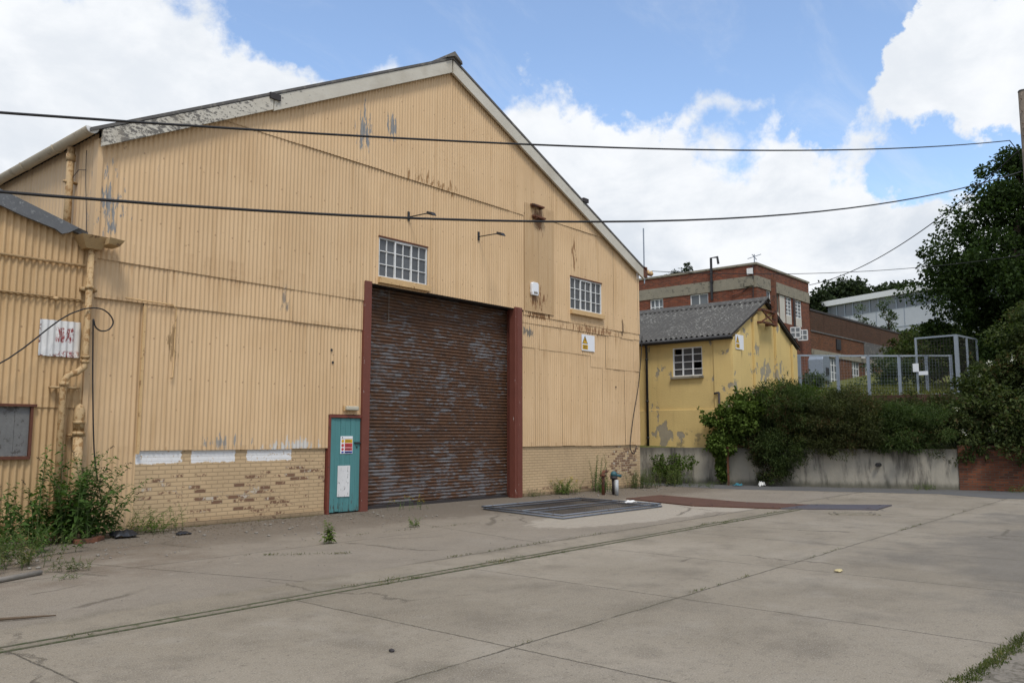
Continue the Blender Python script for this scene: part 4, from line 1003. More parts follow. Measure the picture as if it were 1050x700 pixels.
# corrugated roof, both slopes
mb = MB()
for sgn in (-1, 1):
    vs = []; n = int((HY1 - HY0 + .4) / .146 * 6)
    xe = HXM + sgn * (HXM - HX0 + .28); ze = HE - .02; zr = HR + .09
    sl = (zr - ze) / abs(HXM - xe)
    for k in range(n + 1):
        y = HY0 - .16 + (HY1 - HY0 + .4) * k / n; dz = .04 * math.cos(2 * PI * y / .2)
        vs += [(xe, y, ze + dz), (HXM, y, zr + dz)]
    fs = [(2 * k, 2 * k + 1, 2 * k + 3, 2 * k + 2) if sgn < 0 else (2 * k + 2, 2 * k + 3, 2 * k + 1, 2 * k) for k in range(n)]
    mb.add(vs, fs)
rfh = mb.build('roof', 'asbestos_roof', hs, True)
mb = MB(); mb.prism([(HXM - .22, HR - .0), (HXM, HR + .12), (HXM + .22, HR - .0), (HXM + .2, HR + .05), (HXM, HR + .19), (HXM - .2, HR + .05)], 'y', HY0 - .2, HY1 + .26); mb.build('ridge_tile', 'asbestos_roof', rfh)
for sgn in (-1, 1):
    xe = HXM + sgn * (HXM - HX0 + .26); mb = MB()
    mb.prism([(xe, HE - .12), (HXM, HR - .01), (HXM, HR + .05), (xe, HE - .06)], 'y', HY0 - .14, HY0 - .1); mb.build('bargeboard', 'dark_iron', hs)
mb = MB(); mb.tube([(HX0 - .24, HY0 - .15, HE - .09), (HX0 - .24, HY1 + .1, HE - .13)], .065, 10); mb.box(HX0 - .17, HX0 - .003, HY0 - .1, HY1, HE - .16, HE - .10); mb.build('gutter', 'black_metal', hs, True)
mb = MB(); mb.tube([(HX0 - .22, 15.5, HE - .1), (HX0 - .12, 15.5, HE - .25), (HX0 - .12, 15.5, 1.15)], .045, 10)
for z in (4.3, 2.8, 1.5): mb.tube([(HX0 - .12, 15.5, z), (HX0 - .12, 15.5, z + .05)], .06, 10)
mb.build('downpipe', 'black_metal', hs, True)
mb = MB(); y0, y1, z0, z1 = HW; xx = HX0 + .06
for q in (0, 1): mb.box(xx - .02, xx + .03, (y0 if q == 0 else y1 - .045), (y0 + .045 if q == 0 else y1), z0, z1)
for q in (0, 1): mb.box(xx - .019, xx + .029, y0 + .001, y1 - .001, (z0 if q == 0 else z1 - .045), (z0 + .045 if q == 0 else z1))
for q in (1, 2): mb.box(xx - .018, xx + .02, y0 + (y1 - y0) * q / 3 - .024, y0 + (y1 - y0) * q / 3 + .024, z0 + .002, z1 - .002)
for q in (1, 2, 3): mb.box(xx - .012, xx + .012, y0 + .002, y1 - .002, z0 + (z1 - z0) * q / 4 - .013, z0 + (z1 - z0) * q / 4 + .013)
hw = mb.build('window', 'window_white', hs)
mb = MB()
for i in range(3):
    for j in range(4):
        a, b2 = y0 + (y1 - y0) * i / 3, y0 + (y1 - y0) * (i + 1) / 3; c, d = z0 + (z1 - z0) * j / 4, z0 + (z1 - z0) * (j + 1) / 4
        if (i, j) in ((0, 1), (2, 3)): continue
        mb.add([(xx + .016, a, c), (xx + .014, b2, c), (xx + .016, b2, d), (xx + .015, a, d)], [(0, 1, 2, 3)])
mb.build('pane', 'dark_glass', hw)
mb = MB(); mb.box(HX0 - .1, HX0 + .03, y0 - .05, y1 + .05, z0 - .075, z0 - .002); mb.build('sill', 'concrete_band', hw)
mb = MB(); mb.box(HX0 + 1.4, HX0 + 1.42, y0 - .8, y1 + 1.5, z0 - 1, z1 + .3); mb.build('inner_wall', 'grey_board', hs)
mb = MB(); mb.tube([(HX0 - .1, 12.72, 3.05), (HX0 - .1, 12.72, 2.0), (HX0 - .12, 12.7, .6)], .035, 8); mb.tube([(HX0 - .1, 12.9, 3.02), (HX0 - .1, 12.72, 3.05)], .035, 8); mb.build('vent_pipe', 'dark_iron', hs, True)
# rusty hoist bracket
t = thing('hoist_bracket', 'rusty steel post and braced hoist bracket on the yellow gable', 'bracket', (28.6, HY0 - .1, 5.6))
mb = MB(); mb.box(28.82, 28.98, HY0 - .36, HY0 - .22, 5.55, 7.45); mb.build('post', 'rust_steel', t)
mb = MB(); mb.box(27.75, 28.98, HY0 - .34, HY0 - .24, 6.02, 6.09); mb.box(27.75, 28.98, HY0 - .34, HY0 - .24, 5.58, 5.64); mb.bar((27.8, HY0 - .29, 5.64), (28.85, HY0 - .29, 6.02), .04, .04); mb.bar((27.8, HY0 - .29, 6.02), (28.85, HY0 - .29, 5.64), .04, .04)
for x in (27.8, 28.7): mb.box(x, x + .1, HY0 - .24, HY0 - .0, 5.57, 5.65); mb.box(x, x + .1, HY0 - .24, HY0 - .0, 6.02, 6.1)
mb.build('arm_frame', 'rust_steel', t)
warn_sign((25.98, HY0 - .105, 4.52), (1, 0, 0), .62, .50, (0, -1, 0), 'white electrical warning sign with yellow triangle on the yellow gable')

# ================================================================== BRICK FACTORY
BX, BY, BT = 43.05, 18.86, 11.1
bf = thing('brick_factory', 'flat-roofed red brick factory with concrete bands behind the yellow house', 'building', (47, 25, 4))
WB0, WB1 = 9.78, 10.42        # concrete band (west side)
def wallpanels(axis, c0, c1, pos, z0, z1, holes, thick=.3, flip=1):
    """solid wall rectangle minus rectangular holes (u0,u1,v0,v1), holes sorted and in one row per call"""
    out = []; u = c0
    for (a, b, v0, v1) in sorted(holes):
        if a > u: out.append((u, a, z0, z1))
        if v0 > z0: out.append((a, b, z0, v0))
        if v1 < z1: out.append((a, b, v1, z1))
        u = b
    if u < c1: out.append((u, c1, z0, z1))
    m_ = MB()
    for a, b, v0, v1 in out:
        if axis == 'y': m_.box(pos, pos + thick, a, b, v0, v1)
        else: m_.box(a, b, pos, pos + thick, v0, v1)
    return m_
westw = [(21.8, 22.95, 8.3, 9.77), (24.75, 25.65, 8.3, 9.77), (26.55, 27.45, 8.3, 9.77), (28.4, 29.3, 8.3, 9.77)]
wallpanels('y', BY + .3, 34, BX, 2, WB0, westw).build('west_wall', 'red_brick_y', bf)
mb = MB(); mb.box(BX, BX + .3, BY + .3, 34, WB1, BT - .06); mb.build('west_parapet', 'red_brick_y', bf)
mb = MB(); mb.box(BX - .04, BX + .26, BY - .04, 34, WB0, WB1); mb.box(BX + .261, 50.8, BY - .04, BY + .26, WB0 + .0, WB1); mb.build('concrete_band', 'concrete_band', bf)
southw = [(44.35, 44.95, 8.7, 9.77), (45.45, 46.15, 8.15, 9.77), (46.17, 47.05, 8.15, 9.77), (47.07, 48.0, 8.15, 9.77), (48.55, 49.55, 8.15, 9.77)]
wallpanels('x', BX, 50.8, BY, 2, WB0, southw).build('south_wall', 'red_brick_x', bf)
mb = MB(); mb.box(BX, 50.8, BY, BY + .3, WB1, BT - .06); mb.box(50.5, 50.8, BY + .31, 34, 2, BT - .06); mb.box(BX + .31, 50.4, 33.7, 34, 2, BT - .06); mb.build('south_parapet', 'red_brick_x', bf)
mb = MB(); mb.box(BX - .06, 50.86, BY - .06, 34.06, BT - .055, BT + .06); mb.build('coping', 'concrete_band', bf)
def fac_window(axis, pos, u0, u1, z0, z1, nu, nz, gm='factory_glass', fm='window_white', parent=bf, bar=.03):
    m_ = MB()
    def bx(a, b, c, d, e, f_):
        if axis == 'y': m_.box(pos + e, pos + f_, a, b, c, d)
        else: m_.box(a, b, pos + e, pos + f_, c, d)
    t_ = .06
    bx(u0, u0 + t_, z0, z1, .05, .12); bx(u1 - t_, u1, z0, z1, .05, .12); bx(u0 + t_, u1 - t_, z0, z0 + t_, .051, .119); bx(u0 + t_, u1 - t_, z1 - t_, z1, .051, .119)
    for i in range(1, nu): u = u0 + (u1 - u0) * i / nu; bx(u - bar, u + bar, z0 + t_, z1 - t_, .055, .115)
    for j in range(1, nz): z = z0 + (z1 - z0) * j / nz; bx(u0 + t_, u1 - t_, z - bar * .8, z + bar * .8, .06, .11)
    w = m_.build('window', fm, parent)
    p_ = MB()
    for i in range(nu):
        for j in range(nz):
            a, b = u0 + (u1 - u0) * i / nu, u0 + (u1 - u0) * (i + 1) / nu; c, d = z0 + (z1 - z0) * j / nz, z0 + (z1 - z0) * (j + 1) / nz
            e = .085
            if axis == 'y': p_.add([(pos + e, a, c), (pos + e, b, c), (pos + e, b, d), (pos + e, a, d)], [(3, 2, 1, 0)])
            else: p_.add([(a, pos + e, c), (b, pos + e, c), (b, pos + e, d), (a, pos + e, d)], [(0, 1, 2, 3)])
    p_.build('pane', gm, w)
fac_window('y', BX, 21.8, 22.95, 8.3, 9.77, 2, 1)
for a in (24.75, 26.55, 28.4): fac_window('y', BX, a, a + .9, 8.3, 9.77, 3, 3)
fac_window('x', BY, 44.35, 44.95, 8.7, 9.77, 1, 2)
fac_window('x', BY, 45.45, 46.15, 8.66, 9.77, 1, 1, 'dark_glass', 'concrete_band')
fac_window('x', BY, 47.07, 48.0, 8.66, 9.77, 2, 5); fac_window('x', BY, 48.55, 49.55, 8.66, 9.77, 2, 5)
mb = MB(); mb.box(46.17, 47.05, BY + .04, BY + .1, 8.66, 9.77); mb.box(45.45, 48.0, BY + .035, BY + .11, 7.5, 8.655); mb.box(48.55, 49.55, BY + .035, BY + .11, 7.5, 8.655); mb.build('spandrel_panel', 'render_panel', bf)
mb = MB()
for x in (45.2, 48.15): mb.box(x, x + .2, BY - .05, BY - .002, 2, WB0 - .002)
mb.build('drainpipe', 'dark_iron', bf)
# opened top-hung casements low on the south side
for k, (x, z) in enumerate(((47.6, 7.35), (48.7, 7.3))):
    mb = MB(); a_, b_ = Vector((x, BY - .02, 0)), Vector((x + .25, BY - .5, 0)); zz = Vector((0, 0, 1))
    for q in (z, z + .3, z + .6): mb.bar(a_ + zz * q, b_ + zz * q, .05, .06)
    for p_ in (a_, a_.lerp(b_, .5), b_): mb.bar(p_ + zz * z, p_ + zz * (z + .6), .05, .06)
    cs = mb.build('casement', 'window_white', bf); q_ = MB(); q_.add([a_ + zz * z, b_ + zz * z, b_ + zz * (z + .6), a_ + zz * (z + .6)], [(0, 1, 2, 3)]); q_.build('pane', 'factory_glass', cs)
mb = MB(); mb.tube([(BX - .12, 21.5, 9.3), (BX - .12, 21.5, 11.75), (BX - .12, 21.1, 11.75), (BX - .12, 21.05, 11.35)], .075, 8); mb.box(BX - .2, BX, 21.42, 21.58, 10.3, 10.4); mb.build('vent_pipe', 'black_metal', bf)
mb = MB(); mb.box(BX - .13, BX - .045, 19.0, 19.35, 10.5, 10.85); mb.build('junction_box', 'white_sheet', bf)
mb = MB(); mb.box(BX - .16, BX - .05, 19.0, 19.5, 9.85, 10.2); mb.build('cable_box', 'concrete_band', bf)
mb = MB(); mb.tube([(43.2, 19.0, BT), (43.2, 19.0, BT + .55)], .03, 6); mb.bar((43.2, 18.6, BT + .5), (43.2, 19.4, BT + .35), .03, .03); mb.bar((42.9, 19.0, BT + .5), (43.5, 19.0, BT + .3), .03, .03); mb.build('roof_aerial', 'galvanised', bf)
mb = MB(); mb.tube([(BX - .05, 20.3, 9.4), (BX - .05, 19.7, 9.55), (BX - .05, 19.2, 9.9)], .02, 5); mb.tube([(BX - .07, 19.05, 9.2), (BX - .07, 19.0, 11.0)], .03, 5); mb.build('conduit', 'dark_iron', bf)
# low extension, slightly turned
EX = thing('factory_wing', 'long low brick factory wing with a dark parapet behind the wire fence', 'building', (50.8, 18.86, 4))
EX.rotation_euler = (0, 0, R(-2.4))
eT = 5.45      # local top
mw = MB()
low = [(.5, 1.5, .3, 2.55), (2.3, 4.6, .3, 2.6), (6.6, 8.0, .3, 2.6), (9.0, 10.8, .3, 2.6), (12.5, 14.6, .3, 2.6)]
u = 0
for (a, b, v0, v1) in low:
    mw.box(u, a, 0, .35, -2, 3.0); mw.box(a, b, 0, .35, -2, v0); mw.box(a, b, 0, .35, v1, 3.0); u = b
mw.box(u, 27, 0, .35, -2, 3.0); mw.box(0, 27, 0, .35, 3.0, 4.05); mw.box(26.7, 27, .36, 14, -2, 4.05)
mw.build('wall', 'wing_brick', EX, local=True)
mb = MB(); mb.box(0, 27, -.02, .35, 4.135, eT - .1); mb.box(26.7, 27.01, .36, 14, 4.06, eT - .1); mb.build('parapet', 'wing_parapet_brick', EX, local=True)
mb = MB(); mb.box(-.02, 27.05, -.06, .4, eT - .099, eT + .02); mb.build('coping', 'dark_iron', EX, local=True)
mb = MB(); mb.box(0.02, 27, -.07, -.003, 2.62, 2.95); mb.build('lintel_band', 'concrete_band', EX, local=True)
mb = MB(); mb.box(0.02, 27, -.05, -.003, 4.05, 4.13); mb.box(9, 27, -.045, -.003, 3.0, 4.04); mb.build('string_course', 'dark_roof_sheet', EX, local=True)
mb = MB(); mb.box(.36, 26.6, .36, 14, eT - .6, eT - .5); mb.build('roof', 'dark_roof_sheet', EX, local=True)
for (a, b, v0, v1) in low:
    m_ = MB(); nu = max(2, int((b - a) / .45))
    for i in range(nu + 1): x = a + (b - a) * i / nu; m_.box(x - .035, x + .035, .06, .12, v0, v1)
    for j in range(6): z = v0 + (v1 - v0) * j / 5; m_.box(a, b, .065, .115, z - .025, z + .025)
    w = m_.build('window', 'window_white', EX, local=True)
    p_ = MB()
    for i in range(nu):
        for j in range(5): p_.add([(a + (b - a) * i / nu, .09, v0 + (v1 - v0) * j / 5), (a + (b - a) * (i + 1) / nu, .09, v0 + (v1 - v0) * j / 5), (a + (b - a) * (i + 1) / nu, .09, v0 + (v1 - v0) * (j + 1) / 5), (a + (b - a) * i / nu, .09, v0 + (v1 - v0) * (j + 1) / 5)], [(0, 1, 2, 3)])
    p_.build('pane', 'factory_glass', w, local=True)
mb = MB(); mb.box(4.0, 4.7, -.08, -.004, 3.2, 3.9); mb.build('vent_hatch', 'black_metal', EX, local=True)
for x in (8.3, 16.5):
    mb = MB(); mb.box(x - .09, x + .09, -.3, -.08, 2.9, 3.1); mb.build('flood_lamp', 'white_sheet', EX, local=True)
t = thing('storage_tank', 'dull grey metal tank on legs in front of the factory wing windows', 'tank', (45.6, 16.4, 4.0))
mb = MB(); mb.prism([(45.0 + .0, 4.75), (45.15, 4.6), (46.05, 4.6), (46.2, 4.75), (46.2, 5.75), (46.0, 5.95), (45.2, 5.95), (45.0, 5.75)], 'y', 16.1, 16.9); mb.build('tank', 'galvanised', t, bevel=.03)
mb = MB(); mb.box(45.45, 45.8, 16.05, 16.098, 4.9, 5.3); mb.build('hatch', 'black_metal', t)
for x in (45.15, 46.05):
    for y in (16.2, 16.8):
        mb = MB(); mb.box(x - .04, x + .04, y - .04, y + .04, 3.3, 4.6); mb.build('leg', 'galvanised', t)

# ================================================================== WHITE INDUSTRIAL BUILDING on the hill
wb = thing('white_hall', 'pale white industrial hall with a long strip of windows on the hill', 'building', (101, 35.6, 12))
d = Vector((96 - 101, 22.7 - 35.65, 0)); Lw = 52; ang = math.atan2(d.y, d.x); wb.rotation_euler = (0, 0, ang)
mb = MB(); mb.box(0, Lw, 0, 22, -3, 3.7); mb.box(0, Lw, .15, 22, 3.7, 5.2); mb.build('wall', 'white_cladding', wb, local=True)
mb = MB(); mb.box(-.25, Lw, -.35, 22.3, 5.2, 5.85); mb.build('roof_fascia', 'white_sheet', wb, local=True)
m_ = MB(); n = 44
for i in range(n + 1): x = .6 + (Lw - 1) * i / n; m_.box(x - .07, x + .07, -.02, .1, 3.72, 5.18)
m_.box(.5, Lw - .3, -.025, .1, 3.66, 3.719); m_.box(.5, Lw - .3, -.025, .1, 5.181, 5.199); wn = m_.build('window_strip', 'galvanised_light', wb, local=True)
p_ = MB()
for i in range(n): a = .6 + (Lw - 1) * i / n; b = .6 + (Lw - 1) * (i + 1) / n; p_.add([(a, .06, 3.71), (b, .06, 3.71), (b, .06, 5.19), (a, .06, 5.19)], [(0, 1, 2, 3)])
p_.build('pane', 'hangar_glass', wn, local=True)
m_ = MB(); m_.box(0, Lw, -.04, -.003, 1.6, 1.66)
for i in range(1, 14): m_.box(i * 3.6, i * 3.6 + .05, -.03, -.002, -3, 3.69)
m_.build('panel_joint', 'galvanised', wb, local=True)

# ================================================================== RETAINING WALLS
def strip_wall(name, ys, top, thick, mat, label, dx=0.0, base=-.1, cat='wall'):
    mb = MB(); n = len(ys); vs = []
    for i, y in enumerate(ys):
        x = wallx(y) + dx; z = top(y) if callable(top) else top
        vs += [(x, y, base), (x + thick, y, base), (x + thick, y, z), (x, y, z)]
    fs = []
    for i in range(n - 1):
        for k in range(4): fs.append((i * 4 + k, i * 4 + (k + 1) % 4, (i + 1) * 4 + (k + 1) % 4, (i + 1) * 4 + k))
    fs += [(3, 2, 1, 0), tuple((n - 1) * 4 + k for k in range(4))]
    mb.add(vs, fs); o = mb.build(name, mat)
    return tag(o, label, cat)
strip_wall('retaining_wall', [5.97, 7.5, 9.06, 10.84, 12.3, 14, 16, 20, 32], 1.2, .34, 'stained_concrete', 'stained grey concrete retaining wall below the bushes and the yellow house')
strip_wall('brick_retaining_wall', [-30, -12, 1, 3, 4.4, 5.96], lambda y: 1.32, .34, 'old_red_brick_y', 'old red brick retaining wall continuing the concrete wall at the right', -.03)
mb = MB(); ys = [4, 6.5, 7.7, 9.4, 9.96, 11.94, 13.5, 16]
for y0, y1 in zip(ys[:-1], ys[1:]):
    a = Vector((wallx(y0) + 9.5, y0)); b = Vector((wallx(y1) + 9.5, y1)); mb.add([(a.x, a.y, 1.9), (b.x, b.y, 1.9), (b.x + .3, b.y, 1.9), (a.x + .3, a.y, 1.9), (a.x, a.y, 3.25), (b.x, b.y, 3.25), (b.x + .3, b.y, 3.25), (a.x + .3, a.y, 3.25)], [(3, 2, 1, 0), (4, 5, 6, 7), (0, 1, 5, 4), (2, 3, 7, 6)])
tag(mb.build('terrace_wall', 'terrace_brick'), 'dark brick terrace wall under the wire fence, half hidden by bushes', 'wall')
# ================================================================== WIRE FENCE and cage gate
def wire_panel(mb, a, b, z0, z1, sp, r):
    a, b = Vector((a[0], a[1], 0)), Vector((b[0], b[1], 0)); L = (b - a).length; n = int(L / sp); m_ = int((z1 - z0) / sp)
    for i in range(n + 1): p = a.lerp(b, i / n); mb.bar((p.x, p.y, z0), (p.x, p.y, z1), r, r)
    for j in range(m_ + 1): z = z0 + (z1 - z0) * j / m_; mb.bar((a.x, a.y, z), (b.x, b.y, z), r, r)
fn = thing('wire_fence', 'galvanised wire mesh fence on square posts above the bushes', 'fence', (36, 11, 3.2))
fp = [(32.6, 14.4), (33.9, 13.1), (35.13, 11.95), (35.97, 10.97), (36.8, 9.98), (37.5, 9.1), (38.1, 8.3)]
for x, y in fp:
    mb = MB(); mb.box(x - .055, x + .055, y - .055, y + .055, 2.9, 4.96); mb.build('post', 'galvanised', fn)
mb = MB()
for a, b in zip(fp[:-1], fp[1:]): mb.bar((*a, 4.93), (*b, 4.93), .06, .07)
mb.build('top_rail', 'galvanised_light', fn)
mb = MB()
for a, b in zip(fp[:-1], fp[1:]): wire_panel(mb, a, b, 3.25, 4.9, .12, .0032)
mb.build('wire_mesh', 'galvanised', fn)
cg = thing('wire_cage', 'taller wire mesh enclosure with pale tubular frame behind the bushes', 'enclosure', (37, 8.5, 3.2))
A_, B_, C_ = (37.25, 9.40), (37.05, 7.83), (39.29, 7.53)
for k, p in enumerate((A_, B_, C_, ((B_[0] + C_[0]) / 2, (B_[1] + C_[1]) / 2))):
    mb = MB(); w_ = .04 if k != 1 else .07; mb.box(p[0] - w_, p[0] + w_, p[1] - w_, p[1] + w_, 3.1, 5.68); mb.build('post', 'galvanised_light', cg)
mb = MB(); mb.bar((*A_, 5.66), (*B_, 5.66), .06, .07); mb.bar((*B_, 5.661), (*C_, 5.661), .06, .07); mb.build('top_rail', 'galvanised_light', cg)
mb = MB(); mb.bar((*A_, 3.3), (*B_, 3.3), .06, .06); mb.build('bottom_rail', 'galvanised_light', cg)
mb = MB(); wire_panel(mb, A_, B_, 3.3, 5.62, .12, .008); wire_panel(mb, B_, C_, 3.3, 5.62, .12, .008); mb.build('wire_mesh', 'dark_iron', cg)
tag((lambda m_: m_.build('blank_sign', 'sign_white'))(MB().box(37.16, 37.19, 9.32, 9.55, 4.25, 4.60)), 'small white sign hung at the corner post of the wire cage', 'sign')
tag((lambda m_: m_.build('blank_sign', 'sign_white'))(MB().box(37.05, 37.08, 8.95, 9.30, 4.10, 4.26)), 'small wide white sign low on the wire cage mesh', 'sign')

# ================================================================== TREES
tree('broadleaf_tree', 'large dark green tree with layered branches at the right edge', (42.2, 6.2, terr(42.2, 6.2)), 15.2,
     [((42.6, 5.6, 13.9), (1.1, 1.1, 1.3)), ((42.4, 6.0, 12.6), (1.9, 1.9, 1.4)), ((42.1, 6.3, 11.2), (2.7, 2.7, 1.4)), ((41.8, 6.6, 9.6), (3.4, 3.4, 1.5)), ((41.7, 6.7, 8.0), (3.8, 3.8, 1.5)), ((42.0, 6.4, 6.3), (3.7, 3.7, 1.5)), ((42.4, 6.0, 4.8), (3.5, 3.5, 1.3)), ((43.6, 3.6, 11.0), (3.0, 3.0, 2.6)), ((44, 2.8, 7.5), (4, 4, 3.2))],
     520, 190, .66, .17, .12, 'oak_leaf', 11, .34, None, 26, .35, .4)
def far_tree(label, x, y, top, rx, rz_, seed, L=.55, nc=60, nl=70, mat='far_leaf', name='broadleaf_tree', group='trees on the hill behind'):
    z = terr(x, y); rng = random.Random(seed); es = []
    for k in range(4): es.append(((x + rng.uniform(-.5, .5) * rx, y + rng.uniform(-.5, .5) * rx, top - rz_ * (1 + .45 * k / 3) + (0 if k == 0 else rng.uniform(-.3, .2) * rz_)), (rx * .75, rx * .75, rz_)))
    return tree(name, label, (x, y, z), top - rz_ * .6, es, nc, nl, rx * .28, L, L * .65, mat, seed, .2 + rx * .04, group, 10, .45)
far_tree('dark round tree crown just left of the white hall end wall', 101.5, 36.9, 19.7, 1.9, 2.0, 101, .45)
far_tree('broad dark tree crown rising behind the left end of the white hall roof', 129.0, 41.2, 25.4, 5.0, 2.8, 102, .6, 110, 80)
far_tree('second dark tree crown behind the white hall, right of the broad one', 131.5, 36.6, 25.0, 5.0, 2.8, 103, .6, 110, 80)
def birch(label, x, y, top, r, seed):
    z = terr(x, y); es = [((x, y, top - .8), (r * .4, r * .4, 1.0)), ((x + .1, y, top - 2.4), (r * .8, r * .8, 1.5)), ((x - .1, y + .1, top - 4.3), (r, r, 1.6))]
    return tree('young_tree', label, (x, y, z), top - .3, es, 52, 44, .38, .22, .13, 'birch_leaf', seed, .12, 'young trees above the wing', 14, .3)
birch('small pale green tree before the white hall, the lower of two', 85.2, 26.4, 14.5, 1.15, 111)
birch('taller pale green tree before the white hall, nearer the big tree', 86.8, 24.4, 15.4, 1.25, 112)
def conifer(label, x, y, top, r, seed):
    z = terr(x, y); es = [((x, y, top - .5 - k * 1.1), (r * (.25 + .22 * k), r * (.25 + .22 * k), .6)) for k in range(5)]
    return tree('conifer', label, (x, y, z), top, es, 50, 50, .35, .35, .14, 'far_leaf', seed, .18, 'conifers beyond the factory roof', 12, .3)
conifer('dark conifer top showing over the factory parapet, nearest the shed', 75.7, 42.3, 18.85, 1.5, 121)
conifer('middle and tallest dark conifer top over the factory parapet', 76.6, 41.1, 19.5, 1.5, 122)
conifer('smallest dark conifer tip over the factory parapet', 77.4, 40.1, 18.7, .9, 123)
def hedge(label, x, y, rx, h, seed, mat='birch_leaf', n=60, L=.22):
    z = terr(x, y)
    return bush('shrub', label, 'shrub', (x, y, z), [((x, y, z + h * .45), (rx, rx, h * .5)), ((x + rx * .5, y - rx * .3, z + h * .35), (rx * .7, rx * .7, h * .4))], n, 70, .35, L, L * .5, mat, seed, 'shrubs on the upper lawn')
hedge('tall green shrub before the factory wing windows, behind the wire fence', 46.0, 13.2, 1.3, 1.9, 131, 'birch_leaf', 40, .16)
hedge('low green shrub beside the tank box behind the wire fence', 43.5, 16.5, .9, 1.0, 132, 'birch_leaf', 30, .14)
hedge('dark shrub under the big tree behind the wire cage', 49.5, 11.0, 3.0, 3.6, 133, 'elder_leaf', 120, .2)
hedge('dark green shrub growing against the end of the factory wing', 60, 14.6, 2.6, 3.3, 134, 'elder_leaf', 90, .25)
hedge('green scrub in the gap between the wing parapet and the white hall', 80.5, 20.5, 3.0, 2.6, 135, 'birch_leaf', 110, .3)

# ================================================================== BUSHES over the wall
BG = 'bushes overhanging the retaining wall'
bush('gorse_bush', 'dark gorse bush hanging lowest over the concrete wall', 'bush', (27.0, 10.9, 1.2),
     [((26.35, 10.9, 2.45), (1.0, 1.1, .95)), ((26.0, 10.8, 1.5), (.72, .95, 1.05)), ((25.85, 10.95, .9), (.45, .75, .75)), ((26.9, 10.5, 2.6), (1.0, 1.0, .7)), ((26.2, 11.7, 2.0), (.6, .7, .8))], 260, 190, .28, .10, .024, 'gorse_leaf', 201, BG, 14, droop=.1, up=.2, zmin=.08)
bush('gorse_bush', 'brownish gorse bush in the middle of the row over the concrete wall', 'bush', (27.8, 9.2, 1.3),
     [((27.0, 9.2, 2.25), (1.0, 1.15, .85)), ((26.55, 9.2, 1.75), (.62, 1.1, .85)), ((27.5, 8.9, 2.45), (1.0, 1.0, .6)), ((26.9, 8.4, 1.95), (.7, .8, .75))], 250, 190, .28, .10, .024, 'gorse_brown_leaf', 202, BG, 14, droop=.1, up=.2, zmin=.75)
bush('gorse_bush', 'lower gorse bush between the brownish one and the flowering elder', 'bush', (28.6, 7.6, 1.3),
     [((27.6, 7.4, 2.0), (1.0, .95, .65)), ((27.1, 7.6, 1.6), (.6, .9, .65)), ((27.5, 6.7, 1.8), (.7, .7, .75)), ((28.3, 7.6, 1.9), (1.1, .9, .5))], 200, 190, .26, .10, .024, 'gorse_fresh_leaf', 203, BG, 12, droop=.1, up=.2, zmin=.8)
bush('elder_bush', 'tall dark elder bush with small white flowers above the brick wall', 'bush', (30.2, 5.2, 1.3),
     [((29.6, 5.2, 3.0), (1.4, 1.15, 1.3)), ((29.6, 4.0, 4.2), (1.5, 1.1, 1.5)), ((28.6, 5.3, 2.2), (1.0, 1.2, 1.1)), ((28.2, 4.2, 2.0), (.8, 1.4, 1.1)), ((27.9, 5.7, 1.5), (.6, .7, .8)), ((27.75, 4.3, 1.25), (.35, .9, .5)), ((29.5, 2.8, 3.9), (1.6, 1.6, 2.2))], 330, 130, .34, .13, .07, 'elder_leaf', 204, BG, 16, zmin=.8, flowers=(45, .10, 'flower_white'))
bush('ivy_bush', 'bright green ivy bush climbing over the wall at the yellow house corner', 'bush', (26.4, 12.2, 1.2),
     [((25.5, 12.3, 1.85), (.42, .6, .65)), ((25.42, 12.75, 1.95), (.22, .3, .35)), ((25.6, 11.75, 2.3), (.5, .5, .7)), ((25.35, 12.5, 1.35), (.3, .45, .4)), ((26.0, 11.4, 2.5), (.6, .6, .5))], 100, 80, .24, .11, .085, 'ivy_leaf', 205, None, 10, droop=.5, up=.2, zmin=.5)
bush('ivy_strand', 'narrow strand of ivy hanging down the concrete wall to the road', 'ivy', (25.42, 12.6, .02),
     [((25.48, 12.6, .9), (.10, .16, .45)), ((25.46, 12.55, .4), (.10, .14, .4)), ((25.5, 12.75, 1.2), (.1, .25, .2))], 40, 60, .10, .09, .07, 'ivy_leaf', 206, None, 4, sr=.012)
bush('shrub', 'light green shrub rising behind the bushes against the yellow gable', 'bush', (29.4, 11.4, 1.9),
     [((29.3, 11.2, 2.8), (.9, .6, .75)), ((28.4, 11.6, 3.0), (.35, .3, .8)), ((30.4, 11.0, 2.5), (.9, .7, .7)), ((30.9, 10.6, 2.1), (.9, .8, .5))], 90, 90, .26, .10, .06, 'ivy_leaf', 207, None, 12, up=.5)
bush('shrub', 'reddish brown shrub tops behind the gorse by the terrace wall', 'bush', (30.5, 9.2, 1.9),
     [((30.2, 9.9, 2.35), (1.0, .9, .6)), ((31.2, 8.9, 2.2), (1.0, .8, .5)), ((34.2, 10.6, 2.6), (.7, 1.0, .62)), ((34.7, 9.0, 2.5), (.7, .7, .6)), ((34.9, 7.9, 2.6), (.7, .7, .6))], 130, 110, .28, .11, .05, 'gorse_brown_leaf', 208, None, 10, up=.6)
bush('shrub', 'light scrubby shrub at the foot of the concrete wall near the shed corner', 'bush', (25.0, 14.1, .02),
     [((24.85, 14.1, .4), (.35, .55, .4)), ((24.9, 13.85, .7), (.25, .4, .35)), ((24.9, 14.5, .5), (.25, .4, .4))], 46, 34, .19, .10, .045, 'ivy_leaf', 209, None, 12, up=.8, sr=.012, shell=.2)

